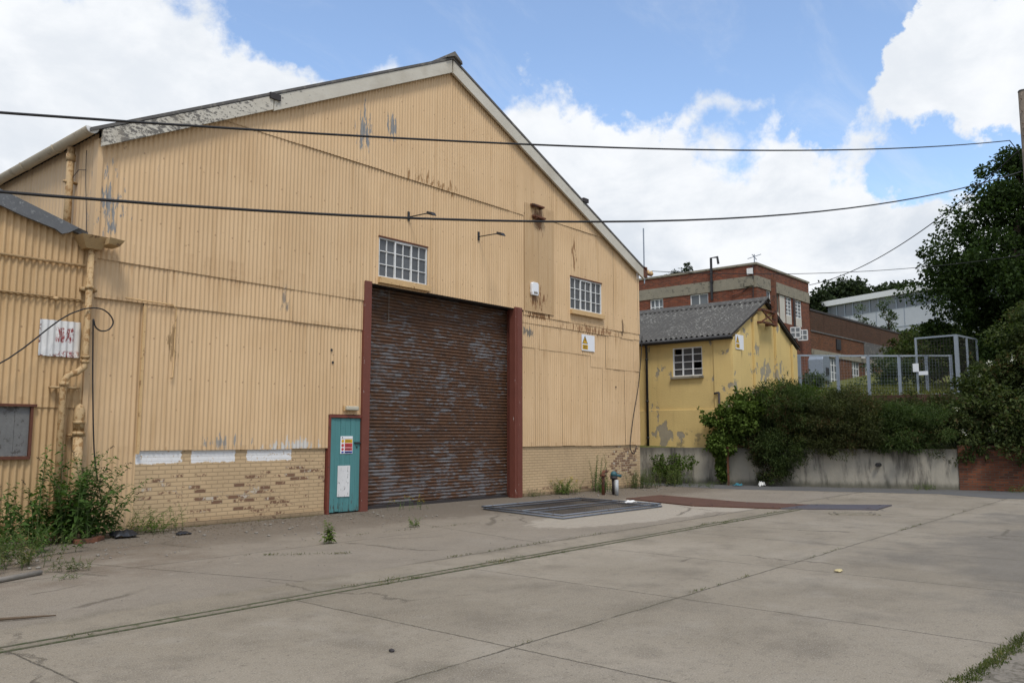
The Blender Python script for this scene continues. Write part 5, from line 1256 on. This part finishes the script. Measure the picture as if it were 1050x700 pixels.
# ================================================================== WEEDS with modelled stems
def weed(name, label, loc, h, nst, lean, leaf_l, leaf_w, seed, mat='weed_leaf', spikes=0, group=None, spread=.15, step=.05, flower=None, dirbias=(0, 0), cat='weed'):
    """stems arch up from one root, leaves in opposite pairs along each stem"""
    rng = np.random.default_rng(seed); t = thing(name, label, cat, loc, group)
    mb = MB(); LP = []; LA = []; LS = []; SP = []; FL = []
    for i in range(nst):
        a = rng.uniform(0, 2 * PI); hh = h * rng.uniform(.5, 1.0); ln = lean * rng.uniform(.3, 1.1)
        dx, dy = math.cos(a) * ln + dirbias[0] * rng.uniform(0, 1), math.sin(a) * ln * .7 + dirbias[1] * rng.uniform(0, 1)
        b = np.array(loc) + np.array([rng.normal() * spread, rng.normal() * spread * .6, 0])
        n = max(5, int(hh / .12)); pts = []
        for k in range(n + 1):
            s = k / n; pts.append(b + np.array([dx * s ** 1.6, dy * s ** 1.6, hh * (s - .22 * s ** 3 * (ln / max(.01, lean)))]))
        mb.tube([Vector(p) for p in pts], [max(.0018, .0075 * h * (1 - .85 * k / n)) for k in range(n + 1)], 5)
        m = int(hh / step)
        for k in range(m):
            s = .12 + .88 * (k + .5) / m; f = s * n; i0 = min(n - 1, int(f)); p = pts[i0] + (pts[i0 + 1] - pts[i0]) * (f - i0)
            az = k * 1.7 + rng.uniform(0, .6)
            for q in (0, PI):
                el = rng.uniform(-.25, .7)
                LP.append(p); LA.append([math.cos(az + q) * math.cos(el), math.sin(az + q) * math.cos(el), math.sin(el)]); LS.append((1.15 - .7 * s) * rng.uniform(.7, 1.25))
        tip = pts[-1]; td = pts[-1] - pts[-2]; td /= np.linalg.norm(td)
        if i < spikes:
            for k in range(26): SP.append(tip + td * (.16 * k / 26) + np.array([0, 0, -.06 * (k / 26) ** 2]) + rng.normal(size=3) * .009 * (1 - k / 30))
        if flower and rng.uniform() < .7:
            for k in range(7): FL.append(tip + rng.normal(size=3) * .02)
    P = np.array(LP); A = np.array(LA); S = np.array(LS)[:, None]
    sd = np.cross(A, np.array([0, 0, 1.]) + rng.normal(size=A.shape) * .35); sd /= np.linalg.norm(sd, axis=1)[:, None] + 1e-9
    dn = np.array([0, 0, -1.])
    # every leaf is two quads: base half and drooping tip half
    m1 = P + A * leaf_l * S * .45; w = sd * leaf_w * S * .5; tipp = P + A * leaf_l * S * .95 + dn * leaf_l * S * .28; fold = np.array([0, 0, .12]) * leaf_w * S
    V = np.empty((len(P), 4, 3)); V[:, 0] = P; V[:, 1] = m1 + w + fold; V[:, 2] = tipp; V[:, 3] = m1 - w + fold
    mb.build('stem', 'green_stem', t, True)
    quads_obj('foliage', V, mat, t)
    if SP:
        SP = np.array(SP); quads_obj('flower_spike', leaves_np(SP, rng.normal(size=SP.shape), .02, .014, rng), 'buddleia_spike', t)
    if FL:
        FL = np.array(FL); quads_obj('flower', leaves_np(FL, rng.normal(size=FL.shape) + [0, 0, .5], .022, .018, rng), flower, t)
    return t
weed('buddleia_bush', 'leafy green buddleia with dry flower spikes growing by the rusty downpipes', (5.28, 13.45, 0), 1.65, 34, .62, .215, .066, 301, 'buddleia_leaf', 12, None, .2, .07, None, (.15, -.1), 'bush')
weed('buddleia_bush', 'smaller buddleia shoots left of the bush against the lean-to wall', (4.55, 13.3, 0), 1.05, 16, .5, .20, .062, 302, 'buddleia_leaf', 2, None, .25, .075, None, (-.2, -.1), 'bush')
weed('buddleia_bush', 'buddleia branches leaning right across the white painted brick plinth', (5.85, 13.6, 0), 1.35, 18, .45, .19, .058, 303, 'buddleia_leaf', 8, None, .12, .07, None, (.5, -.05), 'bush')
weed('weed_clump', 'yellow green weed clump against the plinth right of the buddleia', (6.75, 13.72, 0), .55, 40, .38, .075, .02, 304, 'weed_leaf', 0, None, .28, .03, None, (.1, -.1))
weed('weed_clump', 'thick grassy weed clump at the left edge below the lean-to wall', (3.75, 11.6, 0), .5, 60, .3, .09, .02, 305, 'grass_blade', 0, None, .38, .03)
weed('weed_clump', 'green weeds spreading in front of the lean-to wall', (4.35, 12.6, 0), .5, 46, .35, .10, .03, 306, 'buddleia_leaf', 0, None, .4, .035)
weed('weed_clump', 'small grey green tuft on bare concrete before the buddleia', (4.32, 10.6, 0), .20, 22, .16, .05, .015, 307, 'grass_blade', 0, None, .09, .025)
weed('weed_clump', 'tiny tuft nearest the left edge on bare concrete', (4.0, 10.05, 0), .09, 14, .14, .04, .012, 308, 'grass_blade', 0, None, .08, .025)
weed('upright_weed', 'single upright green weed standing in front of the teal door', (7.86, 10.3, 0), .46, 11, .09, .10, .03, 309, 'weed_leaf', 0, None, .03, .028)
weed('weed_clump', 'low green weed near the foot of the roller shutter', (10.25, 10.98, 0), .22, 12, .14, .07, .022, 310, 'weed_leaf', 0, None, .07, .03)
weed('weed_clump', 'yellow flowering weeds at the left foot of the roller shutter', (12.5, 13.55, 0), .35, 12, .25, .05, .014, 311, 'weed_leaf', 0, None, .22, .03, 'flower_yellow')
weed('weed_clump', 'yellow green weed bush against the plinth behind the lying fence panels', (18.5, 13.85, 0), .55, 40, .35, .08, .022, 312, 'weed_leaf', 0, None, .2, .03, 'flower_yellow')
weed('weed_clump', 'small weed at the plinth just right of the shutter jamb', (17.25, 13.9, 0), .25, 16, .15, .06, .016, 313, 'grass_blade', 0, None, .15, .03)
weed('weed_clump', 'tall thin weed climbing the plinth beside the standpipe', (20.3, 13.85, 0), 1.25, 14, .22, .09, .03, 314, 'ivy_leaf', 0, None, .18, .05)
weed('weed_clump', 'green weed at the foot of the standpipe', (19.75, 13.4, 0), .55, 22, .25, .08, .024, 315, 'buddleia_leaf', 0, None, .15, .035)
weed('weed_clump', 'grassy weeds at the right corner of the shed', (22.3, 13.7, 0), .75, 50, .3, .10, .02, 316, 'grass_blade', 0, None, .32, .035)
weed('weed_clump', 'straggling weeds beside the road between shed corner and concrete wall', (24.0, 13.6, 0), .85, 34, .35, .10, .025, 317, 'grass_blade', 0, None, .38, .035)
weed('weed_clump', 'low weeds on the road edge before the concrete wall', (24.3, 12.6, 0), .2, 40, .3, .08, .016, 318, 'grass_blade', 0, None, .5, .03)
weed('weed_clump', 'small green weeds at the foot of the wall near its brick end', (27.2, 6.8, 0), .28, 22, .2, .08, .02, 319, 'weed_leaf', 0, None, .3, .03)
weed('weed_clump', 'weeds at the foot of the old brick wall', (27.65, 4.5, 0), .25, 22, .2, .08, .02, 320, 'weed_leaf', 0, None, .35, .03)
# grass in the joints: nobody could count it
rng = np.random.default_rng(77); pts = []
for _ in range(150):
    x = rng.uniform(1, 18.3); c = np.array([x, 7.15 + rng.choice([-.11, 0, .11]), 0])
    if math.sin(x * 2.3) + math.sin(x * .9 + 1) + rng.normal() * .6 > .8: pts.append(np.repeat(c[None], 18, 0) + rng.normal(size=(18, 3)) * [.10, .018, 0])
for _ in range(150):
    x = rng.uniform(3, 20); 
    if math.sin(x * 1.7) + rng.normal() * .6 > 1.15: pts.append(np.repeat(np.array([[x, 4.25, 0]]), 10, 0) + rng.normal(size=(10, 3)) * [.06, .012, 0])
for _ in range(40):
    x = rng.uniform(8, 12); pts.append(np.repeat(np.array([[x, 7.92 if rng.uniform() < .5 else 10.9 - .1 * (x - 8), 0]]), 8, 0) + rng.normal(size=(8, 3)) * [.08, .02, 0])
for _ in range(70):
    x = rng.choice([rng.uniform(6.6, 10.5), rng.uniform(17.1, 22.9)]); pts.append(np.repeat(np.array([[x, 13.98, 0]]), 12, 0) + rng.normal(size=(12, 3)) * [.07, .03, 0])
for _ in range(26):
    x = rng.uniform(6.3, 7.4); pts.append(np.repeat(np.array([[x, 10.2 - (x - 6.3) * .9, 0]]), 8, 0) + rng.normal(size=(8, 3)) * [.05, .02, 0])
for _ in range(170):
    x = 5.6 + 3.0 * rng.uniform(); y = 1.38 - (x - 6.5) * .07 + rng.normal() * .03; m_ = int(rng.uniform(6, 22)); pts.append(np.repeat(np.array([[x, y, 0]]), m_, 0) + rng.normal(size=(m_, 3)) * [.05, .022, 0])
P = np.concatenate(pts); P[:, 2] = 0
V = leaves_np(P, np.tile([0, 0, 1.], (len(P), 1)), .035, .007, rng, 0, .6, 1.0)
V[:, :, 2] = np.maximum(V[:, :, 2], .002)
tag(quads_obj('joint_grass', V, 'grass_blade'), 'short grass and moss growing in the slab joints and drain slot', 'grass', None, 'stuff')
n = 2600; lx = np.concatenate([rng.uniform(2.5, 11.5, n // 2), rng.uniform(17, 26, n // 4), rng.uniform(2, 12, n // 4)])
ly = np.concatenate([13.97 - np.abs(rng.normal(size=n // 2)) * .45, 13.95 - np.abs(rng.normal(size=n // 4)) * .35, 13.6 - np.abs(rng.normal(size=n // 4)) * 1.1])
P = np.stack([lx, ly, np.full(n, .008)], 1); a = rng.uniform(0, 2 * PI, n); ax = np.stack([np.cos(a), np.sin(a), rng.uniform(-.05, .25, n)], 1); sd_ = np.stack([-np.sin(a), np.cos(a), rng.uniform(-.2, .2, n)], 1)
sz = rng.uniform(.012, .045, n)[:, None]; V = np.stack([P - ax * sz * .5, P + sd_ * sz * .35, P + ax * sz * .5, P - sd_ * sz * .35], 1); V[:, :, 2] = np.maximum(V[:, :, 2], .005)
leaf_mat('litter_leaf', (.04, .028, .018), (.15, .105, .06), 3, .05)
tag(quads_obj('leaf_litter', V, 'litter_leaf'), 'dry leaf fragments and dirt scattered along the foot of the shed', 'leaf litter', None, 'stuff')
# lawn blades on the terrace
n = 9000; xs = rng.uniform(34, 47, n); ysl = rng.uniform(7, 15, n); ok = np.array([x - wallx(y) > 10.1 for x, y in zip(xs, ysl)])
xs, ysl = xs[ok], ysl[ok]; P = np.stack([xs, ysl, [terr(x, y) - .02 for x, y in zip(xs, ysl)]], 1)
tag(quads_obj('lawn_grass', leaves_np(P, np.tile([0, 0, 1.], (len(P), 1)), .30, .03, rng, 0, .9, .8), 'lawn_blade'), 'rough uncut grass on the terrace behind the wire fence', 'grass', None, 'stuff')

# ================================================================== YARD THINGS
def lying_panel(label, c, z, seed):
    t = thing('fence_panel', label, 'fence panel', (0, 0, z), 'temporary fence panels stacked flat on the yard')
    c = [Vector((*p, z)) for p in c]; mb = MB(); r = .018
    for i in range(4): mb.tube([c[i], c[(i + 1) % 4]], r, 8)
    a, b = c[0].lerp(c[3], .5), c[1].lerp(c[2], .5); mb.tube([a, b], r * .7, 8)
    mb.build('tube_frame', 'tube_steel', t, True)
    mb = MB()
    n1, n2_ = 42, 12
    for i in range(1, n1): s = i / n1; mb.bar(c[0].lerp(c[1], s), c[3].lerp(c[2], s), .003, .003)
    for j in range(1, n2_): s = j / n2_; mb.bar(c[0].lerp(c[3], s) + Vector((0, 0, .004)), c[1].lerp(c[2], s) + Vector((0, 0, .004)), .004, .004)
    mb.build('wire_infill', 'dark_iron', t)
    return t
base_c = [(13.0, 9.78), (16.65, 9.72), (16.95, 12.15), (13.55, 12.35)]
lying_panel('lower grey tube fence panel of the flat stack before the shutter', base_c, .024, 1)
lying_panel('upper grey tube fence panel of the flat stack before the shutter', [(x + .12 - .03 * (y - 10), y + .10) for x, y in base_c], .062, 2)
# steel plates
def plate(label, pts, mat, z=.004, th=.03, raised=True, grp='steel cover plates in the yard'):
    t = thing('cover_plate', label, 'steel plate', (sum(p[0] for p in pts) / len(pts), sum(p[1] for p in pts) / len(pts), 0), grp)
    mb = MB(); mb.prism(pts, 'z', -.02, th); mb.build('plate', mat, t, bevel=.006)
    mb = MB(); a, b = Vector(pts[0]), Vector(pts[1]); d_, c_ = Vector(pts[3]), Vector(pts[2])
    for s in (.12, .88):
        for q in (.15, .85):
            p = a.lerp(b, s).lerp(d_.lerp(c_, s), q); mb.tube([(p.x, p.y, th), (p.x, p.y, th + .006)], .03, 8)
    mb.build('bolt', 'dark_iron', t)
plate('long rusty orange cover plate running from the lying fence panels', [(18.1, 11.6), (17.3, 9.3), (18.95, 8.75), (19.7, 11.55)], 'bright_rust')
plate('rusty brown cover plate in the middle of the plate strip', [(17.31, 9.26), (17.85, 7.5), (19.25, 7.35), (18.96, 8.71)], 'bright_rust')
plate('smooth purplish steel cover plate at the far right of the strip', [(17.9, 7.46), (19.0, 5.75), (20.4, 5.85), (19.3, 7.31)], 'purple_steel')
plate('small dark manhole plate right of the drain slot end', [(17.3, 6.15), (17.9, 5.35), (18.35, 5.6), (17.7, 6.35)], 'drain_dirt', th=.012, grp=None)
# standpipe
t = thing('standpipe', 'grey white standpipe with teal valve cap before the right brick plinth', 'standpipe', (19.1, 12.55, 0))
mb = MB(); mb.tube([(19.05, 12.5, 0), (19.05, 12.5, .42)], .055, 14); mb.build('post', 'galv_pale', t, True)
mb = MB(); mb.tube([(19.3, 12.75, 0), (19.3, 12.75, .5)], .06, 12); mb.tube([(19.3, 12.75, .42), (19.3, 12.75, .5)], .1, 12); mb.build('pipe', 'dark_iron', t, True)
mb = MB(); mb.tube([(19.3, 12.75, .5), (19.3, 12.75, .56), (19.3, 12.75, .62), (19.3, 12.75, .64)], [.085, .095, .065, .02], 12); mb.tube([(19.3, 12.75, .54), (19.47, 12.62, .50)], .04, 10); mb.build('valve_cap', 'teal_cap', t, True)
mb = MB(); mb.tube([(19.0, 12.9, 0), (19.0, 12.9, .55), (19.02, 12.9, .62), (19.12, 12.85, .64)], .045, 8); mb.box(18.94, 19.06, 12.84, 12.96, .5, .56); mb.build('elbow_pipe', 'rust_steel', t, True)
t = thing('marker_stake', 'thin rusty stake standing in front of the concrete wall among ivy', 'stake', (25.25, 12.25, 0))
mb = MB(); mb.box(25.23, 25.28, 12.22, 12.27, -.02, 1.25); mb.box(25.2, 25.31, 12.2, 12.29, 1.18, 1.22); mb.build('stake', 'rust_steel', t)
mb = MB(); mb.tube([(26.85, 8.0, .72), (26.6, 8.0, .72)], .06, 12)
tag(mb.build('weep_pipe', 'black_metal'), 'black drain hole pipe end in the stained concrete wall', 'pipe')
# rubble, litter, sticks
def lump(name, label, c, r, mat, seed, cat, flat=.6, group=None):
    rr = random.Random(seed); mb = MB(); mb.ball((0, 0, 0), 1, 9, 6)
    mb.v = [(c[0] + x * r * rr.uniform(.7, 1.25), c[1] + y * r * rr.uniform(.7, 1.25), max(-.005, r * flat * .8 + z * r * flat * rr.uniform(.7, 1.2))) for x, y, z in mb.v]
    return tag(mb.build(name, mat), label, cat, group)
lump('stone', 'lone dark pebble on the near concrete slab', (4.31, 4.86), .022, 'dark_iron', 1, 'stone')
def scrap(name, label, c, w, l, mat, seed, cat='litter', h=.06):
    rr = random.Random(seed); mb = MB(); n = 7; vs = []
    for d0 in (0, .006):
        for i in range(n):
            for j in range(n):
                rr2 = random.Random(seed * 97 + i * n + j); e = (i in (0, n - 1)) or (j in (0, n - 1))
                vs.append((c[0] + (i / (n - 1) - .5) * w + rr2.uniform(-.5, .5) * w / n, c[1] + (j / (n - 1) - .5) * l + rr2.uniform(-.5, .5) * l / n, .006 + d0 + (rr2.uniform(0, h * .4) if e else rr2.uniform(.1, 1) * h)))
    o = n * n; fs = []
    for i in range(n - 1):
        for j in range(n - 1):
            a = i * n + j; fs.append((a + o, a + n + o, a + n + 1 + o, a + 1 + o)); fs.append((a, a + 1, a + n + 1, a + n))
    rim = [i * n for i in range(n)] + [(n - 1) * n + j for j in range(1, n)] + [i * n + n - 1 for i in range(n - 2, -1, -1)] + [j for j in range(n - 2, 0, -1)]
    for a, b in zip(rim, rim[1:] + rim[:1]): fs.append((a, b, b + o, a + o))
    mb.add(vs, fs); return tag(mb.build(name, mat, smooth=True), label, cat)
scrap('plastic_bag', 'crumpled black plastic bag between the buddleia and the brick plinth', (6.2, 13.4), .36, .3, 'plastic_black', 5, 'litter', .12)
scrap('plastic_scrap', 'flat dark plastic scrap on the concrete before the plinth', (7.0, 13.05), .22, .16, 'plastic_black', 6)
scrap('paper_litter', 'crumpled white litter on the road below the gorse bush', (25.45, 11.2), .2, .17, 'paper_white', 7, h=.16)
scrap('plastic_scrap', 'blue plastic scrap on the road beside the concrete wall', (25.2, 11.9), .4, .25, 'plastic_blue', 8, h=.1)
scrap('dead_leaf', 'pale dead leaf lying on the open concrete slab', (10.21, 3.57), .12, .07, 'dead_leaf', 9, 'leaf', .025)
scrap('plastic_scrap', 'pale plastic sheet lying on the stacked fence panels', (16.3, 10.35), .35, .18, 'paper_white', 10, h=.06).location.z = .085
t = tag((lambda m_: m_.build('stick', 'stick_wood', smooth=True))(MB().tube([(2.35, 8.1, .02), (2.7, 8.25, .025), (2.95, 8.15, .02), (3.15, 8.05, .018)], [.016, .014, .012, .006], 7)), 'broken brown stick on the concrete at the left edge', 'stick')
tag((lambda m_: m_.build('pipe_length', 'stone_grey', smooth=True))(MB().tube([(2.6, 9.9, .03), (3.4, 10.35, .03), (3.95, 10.6, .03)], .03, 8)), 'grey length of pipe lying beside the left weeds', 'pipe')
for k, (x, y, r) in enumerate(((5.55, 13.15, .10), (5.75, 13.3, .09), (5.4, 13.2, .11))):
    mb = MB(); a = k * .7; c_, s_ = math.cos(a), math.sin(a)
    mb.add([(x + c_ * i * .108 - s_ * j * .05, y + s_ * i * .108 + c_ * j * .05, z) for z in (.0, .068) for i, j in ((-1, -1), (1, -1), (1, 1), (-1, 1))], [(3, 2, 1, 0), (4, 5, 6, 7), (0, 1, 5, 4), (1, 2, 6, 5), (2, 3, 7, 6), (3, 0, 4, 7)])
    tag(mb.build('loose_brick', 'rust_steel', bevel=.006), 'loose dirty brick lying at the root of the buddleia', 'brick', 'loose bricks by the downpipes')
rr = random.Random(4); mb = MB()
for k in range(420):
    if k < 230: x, y = rr.uniform(2, 12), rr.gauss(12.6, .9)
    elif k < 330: x, y = rr.uniform(17, 24), rr.gauss(13.2, .35)
    else: x, y = rr.uniform(2.0, 16), rr.uniform(8, 12)
    if y > 13.95: continue
    r = rr.choice((.008, .011, .015, .02, .03)) if k < 330 else rr.choice((.006, .009)); o = len(mb.v); mb.ball((x, y, r * .4), (r * rr.uniform(.7, 1.3), r * rr.uniform(.7, 1.3), r * .6), 5, 4)
tag(mb.build('grit', 'stone_grey'), 'scattered grit and small stones over the concrete yard', 'gravel', None, 'stuff')

# ================================================================== CAMERA, SUN, SKY
H, F_ = 1.62, 845.0
th = math.atan2(96, F_); aX = math.atan2(724, F_ / math.cos(th))
cam = bpy.data.cameras.new('camera'); co = bpy.data.objects.new('camera', cam); col.objects.link(co)
co.location = (0, 0, H); cam.sensor_width = 36; cam.lens = F_ / 1050 * 36; cam.clip_end = 2000; cam.clip_start = .05
fwd = Vector((math.cos(aX), math.sin(aX))); co.rotation_euler = (PI / 2 + th, 0, -math.atan2(fwd.x, fwd.y)); sc.camera = co
S = Vector((-.42, -.50, 1.0)).normalized()
sun = bpy.data.lights.new('sun', 'SUN'); sun.energy = 1.5; sun.angle = R(15); sun.color = (1, .95, .87)
so = bpy.data.objects.new('sun', sun); col.objects.link(so); so.rotation_euler = (-S).to_track_quat('-Z', 'Y').to_euler(); so.location = (0, -5, 40)
w = bpy.data.worlds.new('World'); sc.world = w; w.use_nodes = True; nt = w.node_tree
bg = nt.nodes['Background']
sky = nd(nt, 'ShaderNodeTexSky', sky_type='NISHITA', sun_disc=False, sun_elevation=math.asin(S.z), sun_rotation=math.atan2(S.x, S.y), altitude=50, air_density=1.0, dust_density=.6, ozone_density=1.6)
D = nd(nt, 'ShaderNodeTexCoord').outputs['Generated']; dx, dy, dz = xyz(nt, D)
wv = nd(nt, 'ShaderNodeTexNoise', {'Vector': D, 'Scale': 9.0, 'Detail': 7.0, 'Roughness': .6}).outputs['Color']
Dw = vm(nt, 'NORMALIZE', vm(nt, 'ADD', D, vm(nt, 'MULTIPLY', vm(nt, 'SUBTRACT', wv, (.5, .5, .5)), (.16, .16, .16))), (0, 0, 0))
def pdir(u, v):
    x = (u - 525) / F_; y = -(v - 350) / F_
    fw = math.cos(th) - y * math.sin(th); up = math.sin(th) + y * math.cos(th)
    rt = (fwd.y, -fwd.x); q = Vector((fwd.x * fw + rt[0] * x, fwd.y * fw + rt[1] * x, up)); return tuple(q.normalized())
def bump(u, v, deg, amt):
    c = vm(nt, 'DOT_PRODUCT', Dw, pdir(u, v)); return ma(nt, 'MULTIPLY', st(nt, c, math.cos(R(deg)), 1.0), amt)
pz = ma(nt, 'ADD', ma(nt, 'MAXIMUM', dz, 0.0), .22)
uv = cxyz(nt, ma(nt, 'DIVIDE', dx, pz), ma(nt, 'DIVIDE', dy, pz), 0.0)
n1 = noise(nt, D, 4.6, 10, .62, .2)
n2 = noise(nt, vm(nt, 'ADD', vm(nt, 'MULTIPLY', D, (1, 1, 1.5)), (3.1, 1.7, .4)), 9, 8, .6, .1)
wisp = noise(nt, vm(nt, 'MULTIPLY', uv, (1.2, 3.2, 1)), 1.5, 8, .66, .5)
low = ma(nt, 'MULTIPLY', st(nt, xyz(nt, Dw)[2], .45, .31), .36)
den = ma(nt, 'ADD', ma(nt, 'ADD', ma(nt, 'MULTIPLY', n1, 1.0), ma(nt, 'MULTIPLY', n2, .45)), low)
for u, v, deg, amt in ((20, 70, 10, .20), (210, 90, 8, .13), (130, 10, 4, -.06), (990, 66, 5.5, .38), (1060, 45, 5.5, .24), (930, 50, 3.5, .15), (890, 5, 4, -.25), (980, -30, 5, -.3), (620, 150, 8, .12), (300, 15, 6, -.15), (560, 60, 11, -.25), (740, 60, 10, -.25), (850, 20, 6, -.15), (735, 165, 3.5, -.16), (905, 145, 5, -.30), (975, 160, 5, -.36), (1050, 160, 5, -.36), (850, 80, 5, -.30), (640, 90, 4, -.1)):
    den = ma(nt, 'ADD', den, bump(u, v, deg, amt))
cm = st(nt, den, .66, .84)
wf = ma(nt, 'ADD', .03, ma(nt, 'MULTIPLY', st(nt, wisp, .48, .80), .32))
cover = ma(nt, 'MAXIMUM', cm, wf)
shade = st(nt, ma(nt, 'ADD', ma(nt, 'MULTIPLY', noise(nt, vm(nt, 'MULTIPLY', D, (1, 1, 1.6)), 7.5, 7, .6, .3), .75), ma(nt, 'MULTIPLY', n2, .25)), .36, .62)
greyb = st(nt, dz, .36, .10)
ccol = mx(nt, ma(nt, 'MULTIPLY', ma(nt, 'ADD', ma(nt, 'MULTIPLY', greyb, .42), .42), shade), (.615, .63, .65), (.37, .415, .475))
SKYS, CL = .15, 1.0
skc = mx(nt, 1.0, sky.outputs[0], (SKYS, SKYS, SKYS), 'MULTIPLY')
allc = mx(nt, cover, skc, ccol)
nt.links.new(allc, bg.inputs[0]); bg.inputs[1].default_value = 1.0
sc.view_settings.view_transform = 'Standard'; sc.view_settings.look = 'None'; sc.view_settings.exposure = 0.66; sc.view_settings.gamma = 1
sc.cycles.use_denoising = True
sc.cycles.max_bounces = 6; sc.cycles.transparent_max_bounces = 8
